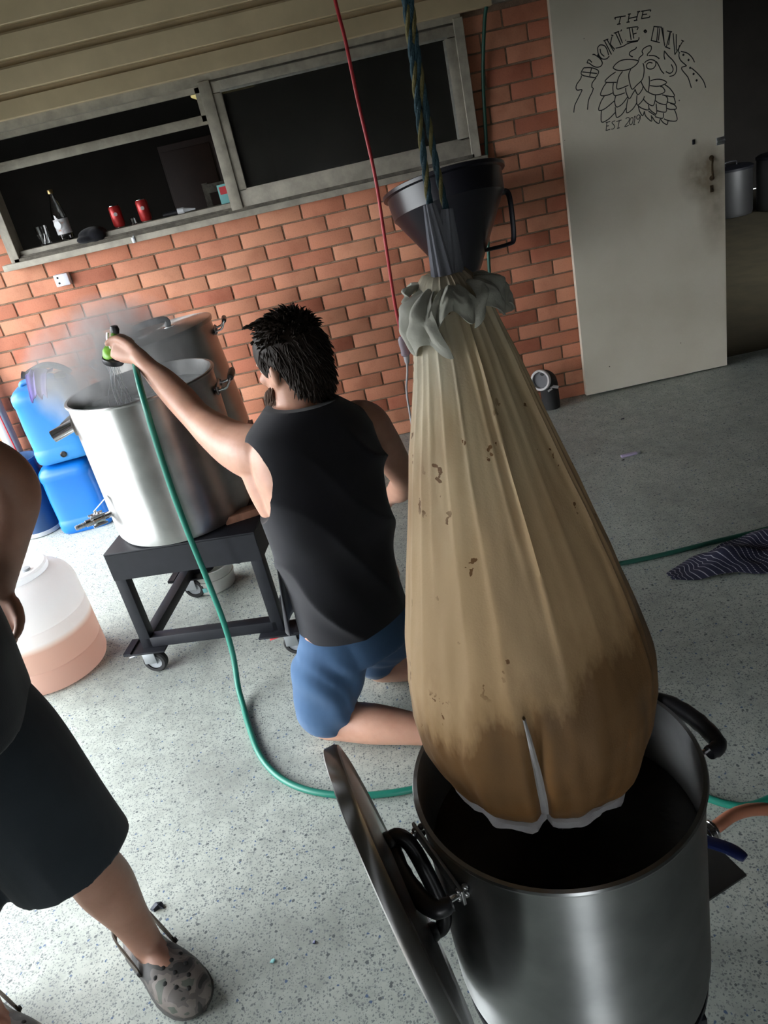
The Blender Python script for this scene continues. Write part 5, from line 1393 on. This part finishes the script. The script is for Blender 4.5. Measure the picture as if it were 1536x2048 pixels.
# legs
limb(body, [(-1.295, -2.605, 0.45, 0.095), (-1.33, -2.635, 0.28, 0.082), (-1.39, -2.65, 0.09, 0.066)], 6, 20)
limb(body, [(-1.39, -2.655, 0.070, 0.062), (-1.34, -2.675, 0.072, 0.063), (-1.24, -2.72, 0.075, 0.064), (-1.13, -2.762, 0.066, 0.052), (-1.03, -2.80, 0.052, 0.038), (-0.99, -2.815, 0.050, 0.040)], 6, 20)
limb(body, [(-1.17, -2.49, 0.47, 0.11), (-1.185, -2.45, 0.28, 0.088), (-1.20, -2.42, 0.09, 0.068)], 6, 20)
limb(body, [(-1.20, -2.42, 0.070, 0.062), (-1.12, -2.44, 0.072, 0.063), (-1.0, -2.47, 0.075, 0.063), (-0.88, -2.50, 0.062, 0.050), (-0.79, -2.52, 0.052, 0.038), (-0.75, -2.53, 0.05, 0.04)], 6, 20)
for fx, fy in ((-0.99, -2.815), (-0.75, -2.53)):
    limb(body, [(fx, fy, 0.055, 0.040), (fx + 0.05, fy - 0.012, 0.045, 0.042), (fx + 0.12, fy - 0.03, 0.040, 0.036), (fx + 0.17, fy - 0.045, 0.032, 0.026)], 4, 14)
solid('body', body, MT['skin'], pa, 0.0055, 6, 0.5)
obj('fingernails', nails, MT['nail'], pa)
# singlet: loose shell with deep armholes cut out
sh = MB()
sh.loft([tring(z, a, b, 0.024, 144, 0.018) for z, a, b in sections(0.008)])
sh.v = [v for v in sh.v]
shirt = obj('singlet', sh, MT['shirt'], pa, angle=80)
def cutter(c, ax, rx, rz, l):
    f = frame(ax, (0, 0, 1))
    rings = []
    for u, k in ((0.0, 0.80), (0.02, 0.93), (0.05, 1.0), (l, 1.15)):
        rings.append([V(c) + f @ V((rz * k * math.cos(a), rx * k * math.sin(a), u)) for a in [2 * math.pi * i / 48 for i in range(48)]])
    m = MB().loft(rings)
    me = m.mesh('cut'); o = bpy.data.objects.new('cut', me); COL.objects.link(o); return o
cuts = [cutter(cen(0.91) - LAT * 0.160 + FWD * 0.050, -LAT + V((0, 0, 0.05)), 0.130, 0.125, 0.4), cutter(cen(0.90) + LAT * 0.165 + FWD * 0.01 - V((0, 0, 0.01)), LAT, 0.070, 0.092, 0.4)]
for c_ in cuts:
    m_ = shirt.modifiers.new('b', 'BOOLEAN'); m_.operation = 'DIFFERENCE'; m_.object = c_; m_.solver = 'EXACT'
c_off = ORG[shirt.name]
for c_ in cuts: c_.location = (0, 0, 0)
bake(shirt)
shirt.data.set_sharp_from_angle(angle=R(50))
for c_ in cuts:
    me = c_.data; bpy.data.objects.remove(c_); bpy.data.meshes.remove(me)
# front hem hanging forward of the belly
fb = MB(); n_ = 30; rows = []
for j in range(16):
    v = j / 15; row = []
    for i in range(n_ + 1):
        u = i / n_; th = R(95 + 68 * u); z = 0.68 - 0.27 * v
        c = cen(z); a = 0.182 + 0.030 * v + 0.008 * math.sin(u * 14 + 2 * v); b = 0.155 + 0.050 * v + 0.008 * math.sin(u * 11)
        row.append(c + LAT * a * math.cos(th) + FWD * b * math.sin(th))
    rows.append(row)
fb.add([p for r_ in rows for p in r_], [(j * (n_ + 1) + i, j * (n_ + 1) + i + 1, (j + 1) * (n_ + 1) + i + 1, (j + 1) * (n_ + 1) + i) for j in range(15) for i in range(n_)])
fo = obj('hem_drape', fb, MT['shirt'], pa, angle=80)
md = fo.modifiers.new('t', 'SOLIDIFY'); md.thickness = 0.005; bake(fo)
# shorts
so_ = MB()
so_.loft([[cen(z) + LAT * a * math.cos(t_) + FWD * b * math.sin(t_) for t_ in [2 * math.pi * k / 40 for k in range(40)]] for z, a, b in ((0.28, 0.155, 0.130), (0.36, 0.158, 0.132), (0.44, 0.152, 0.125), (0.50, 0.14, 0.11))])
limb(so_, [(-1.300, -2.605, 0.355, 0.112), (-1.328, -2.63, 0.28, 0.112), (-1.360, -2.643, 0.18, 0.109), (-1.380, -2.645, 0.12, 0.105)], 6, 26)
limb(so_, [(-1.165, -2.50, 0.325, 0.114), (-1.178, -2.46, 0.25, 0.116), (-1.195, -2.42, 0.17, 0.118), (-1.20, -2.415, 0.125, 0.108)], 6, 26)
so_.v = [V((v.x, v.y, max(v.z, 0.012))) for v in so_.v]
shorts = solid('shorts', so_, MT['shorts'], pa, 0.007, 6)
def wrinkle(o, fn):
    me = o.data; nr = [v.normal.copy() for v in me.vertices]; co = [v.co.copy() for v in me.vertices]
    flat = []
    for c_, n_ in zip(co, nr):
        flat += list(c_ + n_ * fn(c_ + ORG[o.name]))
    me.vertices.foreach_set('co', flat); me.update()
def shorts_fold(p):
    q = (p.x * 0.8 + p.y * 0.5) * 18 + p.z * 12
    f = math.sin(q + 2.5 * noise.noise(p * 6))
    return (0.014 * f * abs(f) + 0.013 * noise.noise(p * 8)) * max(0.1, min(1, (0.40 - p.z) / 0.10))
wrinkle(shorts, shorts_fold)
0 and obj('side_seam', MB().tube(cr([(-1.476, -2.70, 0.40), (-1.492, -2.715, 0.30), (-1.498, -2.715, 0.2), (-1.490, -2.71, 0.11)], 5), 0.0025, 6), MT['shorts_b'], pa)
# hair, beard, eyes
rnd = random.Random(3)
hr = MB()
k_ = 1.08
hr.ball(at(-0.012, 0, 0.036), (0.108 * k_, 0.087 * k_, 0.102 * k_), HM, 28, 18)
hr.ball(at(-0.050, 0, -0.030), (0.060 * k_, 0.074 * k_, 0.085 * k_), HM, 20, 14)
hr.ball(at(-0.012, 0.005, 0.088), (0.070, 0.062, 0.042), HM, 20, 14)
roots = []
for i in range(3400):
    a = rnd.uniform(0, 2 * math.pi); zc = rnd.uniform(-0.95, 1.0); ph = math.sqrt(max(0, 1 - zc * zc))
    x, y, z = ph * math.cos(a), ph * math.sin(a), zc
    nrm = HM @ V((x, y, z))
    if i % 3 == 0:      # nape and back of the skull
        if x > 0.0: continue
        p = at(-0.050 + 0.060 * x, 0.074 * y, -0.030 + 0.085 * z)
        d = nrm * 0.30 + HM @ V((-0.05, 0, -0.9)) + V((rnd.uniform(-.4, .4), rnd.uniform(-.4, .4), 0))
        roots.append((p, d, HM @ V((0.5, 0, -0.5)), rnd.uniform(0.016, 0.028), rnd.uniform(0.0016, 0.0030)))
        continue
    if x > 0.35 and z < 0.35: continue
    if z < -0.15 and x > -0.15: continue
    p = at(-0.012 + 0.106 * x, 0.085 * y, 0.034 + 0.100 * z)
    if z > 0.35:
        if x > 0.30 and rnd.random() < 0.75: continue
        d = nrm * 0.9 + HM @ V((0.10, 0.25, 0.1)) + V((rnd.uniform(-.6, .6), rnd.uniform(-.6, .6), rnd.uniform(-.3, .3)))
        roots.append((p, d, HM @ V((0.3, 0.5, -1.3)), rnd.uniform(0.016, 0.034) if x < 0 else rnd.uniform(0.010, 0.020), rnd.uniform(0.0022, 0.0048)))
    else:
        d = nrm * 0.35 + HM @ V((-0.25, 0.0, -0.8)) + V((rnd.uniform(-.4, .4), rnd.uniform(-.4, .4), rnd.uniform(-.2, .2)))
        roots.append((p, d, V((0, 0, -0.5)), rnd.uniform(0.018, 0.034), rnd.uniform(0.0018, 0.0036)))
for i in range(60):   # messy quiff at the front of the crown
    a = rnd.uniform(-1, 1); b_ = rnd.uniform(-1, 1)
    roots.append((at(0.004 + 0.050 * a, 0.010 + 0.045 * b_, 0.118), HM @ V((0.2 + 0.5 * a, 0.1 + 0.6 * b_, 1.0)), HM @ V((0.1, 0.8, -1.5)), rnd.uniform(0.022, 0.036), rnd.uniform(0.004, 0.007)))
tufts(hr, roots, rnd)
obj('hair', hr, MT['hair'], pa, angle=80)
bd = MB(); roots = []
bd.ball(at(0.038, 0, -0.082), (0.062, 0.086, 0.052), HM, 20, 14)
for i in range(900):
    s_ = rnd.choice((-1, 1)); u = rnd.random(); v_ = rnd.random()
    x = 0.012 + 0.085 * u; y = s_ * (0.084 * (1 - 0.50 * u ** 1.6)) * (1.0 - 0.12 * v_); z = -0.030 - 0.030 * u - 0.065 * v_
    roots.append((at(x, y, z), HM @ V((0.35 * u + 0.05, 0.6 * s_ * (1 - 0.6 * u), -0.75)), V((0, 0, -0.3)), rnd.uniform(0.018, 0.034), rnd.uniform(0.0012, 0.0024)))
tufts(bd, roots, rnd)
obj('beard', bd, MT['beard'], pa, angle=80)
eyem = mat('eye_white', (0.7, 0.68, 0.64), 0.25)
for s_ in (-1, 1):
    e_ = obj('eye', MB().ball(at(0.076, s_ * 0.032, 0.004), 0.0125), eyem, pa)
    obj('iris', MB().ball(at(0.0835, s_ * 0.032, 0.003), 0.0062), MT['hair'], e_)

# ---- spray gun in the raised hand
ax0 = V((-1.844, -1.972, 1.288)); ax1 = V((-1.868, -1.965, 1.228))
t = thing('spray_gun', tuple(ax1), 'lime green and black hose spray gun held over the kettle', 'spray gun')
gdir = (ax1 - ax0).normalized()
obj('gun_body', MB().tube(cr([tuple(ax0 + V((0.004, 0.004, 0.012))), tuple(ax0), tuple((ax0 + ax1) / 2), tuple(ax1 + V((-0.004, 0.0, 0.014))), tuple(ax1 + V((-0.005, 0, -0.004)))], 4), [0.011, 0.011, 0.012, 0.012, 0.012, 0.013, 0.013, 0.014, 0.016, 0.019, 0.023, 0.027, 0.030, 0.031, 0.032, 0.032, 0.030], 18), MT['green'], t)
obj('shower_head', MB().lathe([(0.030, 0.0), (0.037, 0.004), (0.038, 0.014), (0.034, 0.022), (0.001, 0.022)], ax1 + V((-0.005, 0, -0.004)), 28, frame(gdir)), MT['black_pl'], t)
obj('end_knob', MB().tube([ax0 + V((0.006, 0.006, 0.010)), ax0 + V((0.008, 0.008, 0.024)), ax0 + V((0.010, 0.008, 0.036))], [0.013, 0.016, 0.012], 14), MT['black_pl'], t)
obj('trigger', MB().tube(cr([tuple(ax0 + V((-0.012, -0.012, 0.022))), tuple(ax0 + V((-0.020, -0.014, -0.002))), tuple(ax0 + V((-0.020, -0.012, -0.03)))], 4), 0.0045, 8), MT['chrome'], t)
obj('hose_tail', MB().tube(cr([tuple(ax0 + V((0.004, 0.002, -0.02))), (-1.832, -1.985, 1.250), (-1.812, -1.995, 1.232), (-1.800, -2.005, 1.225)], 4), [0.012] * 13, 12), MT['black_pl'], t)
# water jets
t = thing('water_stream', (-1.955, -1.92, 1.0), 'thin broken streams of water falling from the spray gun', 'water')
for i in range(16):
    a = rnd.uniform(0, 6.28); r_ = 0.026 * math.sqrt(rnd.random())
    p0 = ax1 + gdir * 0.02 + V((r_ * math.cos(a), r_ * math.sin(a), 0)) + V((-0.005, 0, 0))
    p1 = V((-1.945 + rnd.uniform(-0.06, 0.06), -1.90 + rnd.uniform(-0.04, 0.07), 1.004))
    if i < 3: p1 = V((-1.940 + 0.006 * i, -1.915, 1.004))
    pts = []; rr_ = []
    for j in range(15):
        u = j / 14; q = p0 + (p1 - p0) * u; q.x += 0.006 * math.sin(u * 9 + i); q.y += 0.004 * math.cos(u * 11 + 2 * i)
        pts.append(q); rr_.append((0.0022 if i < 3 else 0.0009) * (0.65 + 0.6 * abs(math.sin(u * 12 + i))))
    obj('water_jet', MB().tube(pts, rr_, 8), MT['water'], t)

# ---- the standing person at the left edge
pb = thing('person', (-2.03, -3.40, 0), 'standing person in black shirt and dark shorts cut off by the left edge', 'person')
FB = V((0.74, -0.67, 0)).normalized(); LB = V((FB.y, -FB.x, 0))
cb = lambda z: V((lerp([(0.80, -2.03), (1.1, -2.01), (1.5, -2.06)], z), lerp([(0.80, -3.385), (1.5, -3.39)], z), z))
def bring(z, a, b, n=48):
    return [cb(z) + LB * a * math.cos(2 * math.pi * k / n) + FB * b * math.sin(2 * math.pi * k / n) for k in range(n)]
TB = [(0.76, 0.18, 0.15), (0.85, 0.195, 0.175), (0.98, 0.20, 0.19), (1.10, 0.20, 0.185), (1.22, 0.205, 0.165), (1.34, 0.205, 0.145), (1.42, 0.18, 0.115), (1.46, 0.12, 0.085), (1.49, 0.07, 0.065)]
body = MB(); body.loft([bring(z, a, b) for z, a, b in TB])
limb(body, [(*cb(1.44), 0.07), (*cb(1.52), 0.062), (*(cb(1.58) + FB * 0.01), 0.06)], 4, 16)
HB = cb(1.63) + FB * 0.03
atb, HMB = head(body, HB, FB + V((0, 0, -0.15)))
LK = V((-1.885, -3.345, 0.46)); LA = V((-1.838, -3.345, 0.075))
limb(body, [(-1.945, -3.345, 0.80, 0.105), (-1.915, -3.345, 0.62, 0.088), (*LK, 0.066), (-1.880, -3.340, 0.38, 0.063), (-1.872, -3.330, 0.28, 0.066), (-1.855, -3.335, 0.17, 0.047), (*LA, 0.037)], 6, 22)
RA = V((-2.20, -3.455, 0.075))
limb(body, [(-2.12, -3.44, 0.80, 0.105), (-2.14, -3.44, 0.62, 0.088), (-2.165, -3.44, 0.46, 0.066), (-2.18, -3.445, 0.38, 0.063), (-2.195, -3.445, 0.28, 0.064), (-2.20, -3.45, 0.17, 0.046), (*RA, 0.037)], 6, 22)
foots = []
for (A_, dirx) in ((LA, V((0.70, -0.71, 0))), (RA, V((0.80, -0.60, 0)))):
    limb(body, [(*(A_ - dirx * 0.03 + V((0, 0, -0.02))), 0.036), (*(A_ + dirx * 0.05 + V((0, 0, -0.022))), 0.036), (*(A_ + dirx * 0.11 + V((0, 0, -0.034))), 0.030), (*(A_ + dirx * 0.15 + V((0, 0, -0.042))), 0.022)], 4, 14)
    foots.append((A_, dirx))
# bent arm, elbow showing at the edge of the picture
limb(body, [(-1.99, -3.24, 1.40, 0.068), (-1.94, -3.19, 1.38, 0.066), (-1.87, -3.14, 1.33, 0.056), (-1.80, -3.11, 1.27, 0.050), (-1.792, -3.10, 1.20, 0.052), (-1.845, -3.10, 1.11, 0.045), (-1.90, -3.10, 1.02, 0.035), (-1.915, -3.10, 0.99, 0.030)], 6, 22)
nb_ = MB()
add_hand(body, (-1.915, -3.10, 0.99), (-0.30, -0.03, -0.95), (0.35, 0.9, -0.1), (0.85, -0.35, -0.2), 1.0, (18, 26, 18), nails=nb_)
limb(body, [(-2.14, -3.56, 1.40, 0.068), (-2.22, -3.62, 1.36, 0.064), (-2.27, -3.66, 1.20, 0.054), (-2.29, -3.66, 1.08, 0.046), (-2.26, -3.70, 0.96, 0.044), (-2.23, -3.73, 0.86, 0.030)], 6, 20)
add_hand(body, (-2.23, -3.73, 0.86), (0.15, -0.1, -1), (-0.8, -0.6, 0), (0.6, -0.8, 0.0), 1.0, (18, 26, 18), nails=nb_)
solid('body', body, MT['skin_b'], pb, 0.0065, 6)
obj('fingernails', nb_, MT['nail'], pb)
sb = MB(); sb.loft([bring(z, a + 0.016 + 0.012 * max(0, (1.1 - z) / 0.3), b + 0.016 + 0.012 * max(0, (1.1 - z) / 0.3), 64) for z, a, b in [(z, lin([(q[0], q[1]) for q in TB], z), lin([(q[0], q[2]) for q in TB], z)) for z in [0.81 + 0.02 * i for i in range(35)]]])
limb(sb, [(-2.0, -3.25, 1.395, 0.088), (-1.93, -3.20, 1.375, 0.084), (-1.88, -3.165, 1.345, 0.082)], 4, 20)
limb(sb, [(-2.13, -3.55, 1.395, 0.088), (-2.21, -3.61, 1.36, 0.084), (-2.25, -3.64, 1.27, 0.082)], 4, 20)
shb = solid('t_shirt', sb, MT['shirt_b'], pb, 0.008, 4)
wrinkle(shb, lambda p: 0.010 * noise.noise(V((p.x * 9, p.y * 9, p.z * 5))))
sk = MB(); sk.loft([bring(z, a, b, 48) for z, a, b in ((0.74, 0.17, 0.15), (0.80, 0.205, 0.180), (0.90, 0.212, 0.188), (0.96, 0.205, 0.185))])
def leg_tube(m, pts):   # shorts leg with an open flat hem
    q = cr(pts, 6); m.tube([V(p[:3]) for p in q], [p[3] for p in q], 28)
leg_tube(sk, [(-1.965, -3.345, 0.86, 0.135), (-1.945, -3.345, 0.74, 0.140), (-1.925, -3.345, 0.58, 0.138), (-1.905, -3.345, 0.405, 0.140)])
leg_tube(sk, [(-2.12, -3.44, 0.86, 0.135), (-2.14, -3.44, 0.74, 0.140), (-2.155, -3.445, 0.58, 0.136), (-2.165, -3.445, 0.405, 0.138)])
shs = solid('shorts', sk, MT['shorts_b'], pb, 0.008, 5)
wrinkle(shs, lambda p: 0.010 * noise.noise(V((p.x * 8, p.y * 8, p.z * 4))))
hb_ = MB(); hb_.ball(atb(-0.012, 0, 0.034), (0.104, 0.084, 0.100), HMB, 24, 16).ball(atb(-0.045, 0, -0.015), (0.062, 0.074, 0.07), HMB, 18, 12)
obj('hair', hb_, MT['hair'], pb)
for s_ in (-1, 1):
    e_ = obj('eye', MB().ball(atb(0.076, s_ * 0.032, 0.004), 0.0125), eyem, pb)
    obj('iris', MB().ball(atb(0.0835, s_ * 0.032, 0.003), 0.0062), MT['hair'], e_)

# ---- camouflage clogs
cm, nt, p = newmat('camouflage_foam'); L = nt.links.new
tc = N(nt, 'ShaderNodeTexCoord'); nz = N(nt, 'ShaderNodeTexNoise', i_Scale=17.0, i_Detail=2.0, i_Roughness=0.5, i_Distortion=0.6); L(tc.outputs['Object'], nz.inputs['Vector'])
rp = ramp(nt, [(0.0, (0.035, 0.034, 0.033)), (0.43, (0.10, 0.088, 0.08)), (0.52, (0.17, 0.145, 0.13)), (0.60, (0.075, 0.085, 0.068)), (0.70, (0.04, 0.038, 0.036))], 'CONSTANT'); L(nz.outputs['Fac'], rp.inputs['Fac'])
L(rp.outputs['Color'], p.inputs['Base Color']); p.inputs['Roughness'].default_value = 0.65
def clog(A_, d, lab):
    d = d.normalized(); s = V((-d.y, d.x, 0)); H0 = V((A_.x, A_.y, 0)) - d * 0.105
    t = thing('clog', tuple(H0 + d * 0.15), lab, 'shoe', 'camouflage clogs')
    def sec(u, w, h, n=28):
        out = []
        for k in range(n):
            a = 2 * math.pi * k / n; c, q = math.cos(a), math.sin(a)
            x = w * abs(c) ** 0.75 * (1 if c >= 0 else -1)
            z = (h * abs(q) ** 0.8) if q >= 0 else -0.02 * abs(q) ** 0.4
            out.append(H0 + d * u + s * x + V((0, 0, 0.024 + z)))
        return out
    prof = [(0.0, 0.022, 0.020), (0.006, 0.032, 0.030), (0.03, 0.043, 0.036), (0.07, 0.046, 0.032), (0.10, 0.047, 0.034), (0.125, 0.049, 0.046), (0.15, 0.053, 0.056), (0.18, 0.058, 0.056), (0.21, 0.061, 0.051), (0.24, 0.060, 0.044), (0.27, 0.053, 0.036), (0.29, 0.042, 0.028), (0.304, 0.026, 0.018), (0.310, 0.010, 0.008)]
    A = [(q[0], q[1]) for q in prof]; B = [(q[0], q[2]) for q in prof]
    us = sorted(set([q[0] for q in prof] + [0.015 + 0.01 * i for i in range(28)]))
    obj('upper', MB().loft([sec(u, lin(A, u), lin(B, u)) for u in us]), cm, t, angle=60)
    obj('sole', MB().loft([[H0 + d * u + s * (lin(A, u) + 0.004) * math.cos(a) ** 1 + V((0, 0, 0.001 + 0.016 * (0.5 + 0.5 * math.sin(a)))) for a in [2 * math.pi * k / 16 for k in range(16)]] for u in us]), mat('clog_sole', (0.05, 0.05, 0.045), 0.8), t)
    ho = MB()
    for u, x in ((0.195, -0.036), (0.195, -0.012), (0.195, 0.012), (0.195, 0.036), (0.225, -0.030), (0.225, 0.0), (0.225, 0.030), (0.252, -0.018), (0.252, 0.018), (0.275, 0.0)):
        w, h = lin(A, u), lin(B, u); cc = abs(x) / w; zq = 0.024 + h * (1 - cc ** (1 / 0.75) ** 2) ** 0.4 if cc < 1 else 0.024
        ca = math.acos(min(1, cc ** (1 / 0.75))); zq = 0.024 + h * math.sin(ca) ** 0.8
        ho.ball(H0 + d * u + s * x + V((0, 0, zq - 0.001)), (0.0058, 0.0058, 0.0028), frame(V((0, 0, 1)) + s * (x / w) * 0.7 + d * 0.25), 12, 8)
    obj('vent_hole', ho, MT['dark_hole'], t)
    st_ = MB(); rows = []
    pth = cr([tuple(H0 + d * 0.135 + s * 0.050 + V((0, 0, 0.052))), tuple(H0 + d * 0.08 + s * 0.049 + V((0, 0, 0.070))), tuple(H0 + d * 0.03 + s * 0.046 + V((0, 0, 0.086))), tuple(H0 + d * 0.002 + s * 0.02 + V((0, 0, 0.092))), tuple(H0 + d * 0.002 - s * 0.02 + V((0, 0, 0.092))), tuple(H0 + d * 0.03 - s * 0.046 + V((0, 0, 0.086))), tuple(H0 + d * 0.08 - s * 0.049 + V((0, 0, 0.070))), tuple(H0 + d * 0.135 - s * 0.050 + V((0, 0, 0.052)))], 5)
    cc_ = H0 + d * 0.09
    for q in pth:
        q = V(q); o_ = V((q.x - cc_.x, q.y - cc_.y, 0)).normalized() * 0.0025
        rows.append([q + o_ + V((0, 0, 0.016)), q + o_ - V((0, 0, 0.013)), q - o_ - V((0, 0, 0.013)), q - o_ + V((0, 0, 0.016))])
    obj('heel_strap', st_.loft(rows), mat('camo_strap', (0.085, 0.072, 0.055), 0.7), t)
    for sg in (-1, 1):
        obj('strap_stud', MB().lathe([(0.001, 0.006), (0.006, 0.005), (0.008, 0.0)], H0 + d * 0.135 + s * 0.052 * sg + V((0, 0, 0.052)), 12, frame(s * sg)), MT['black_rub'], t)
clog(foots[0][0], foots[0][1], 'camouflage clog with round vent holes, the fully visible one')
clog(foots[1][0], foots[1][1], 'camouflage clog cut off by the lower left corner')
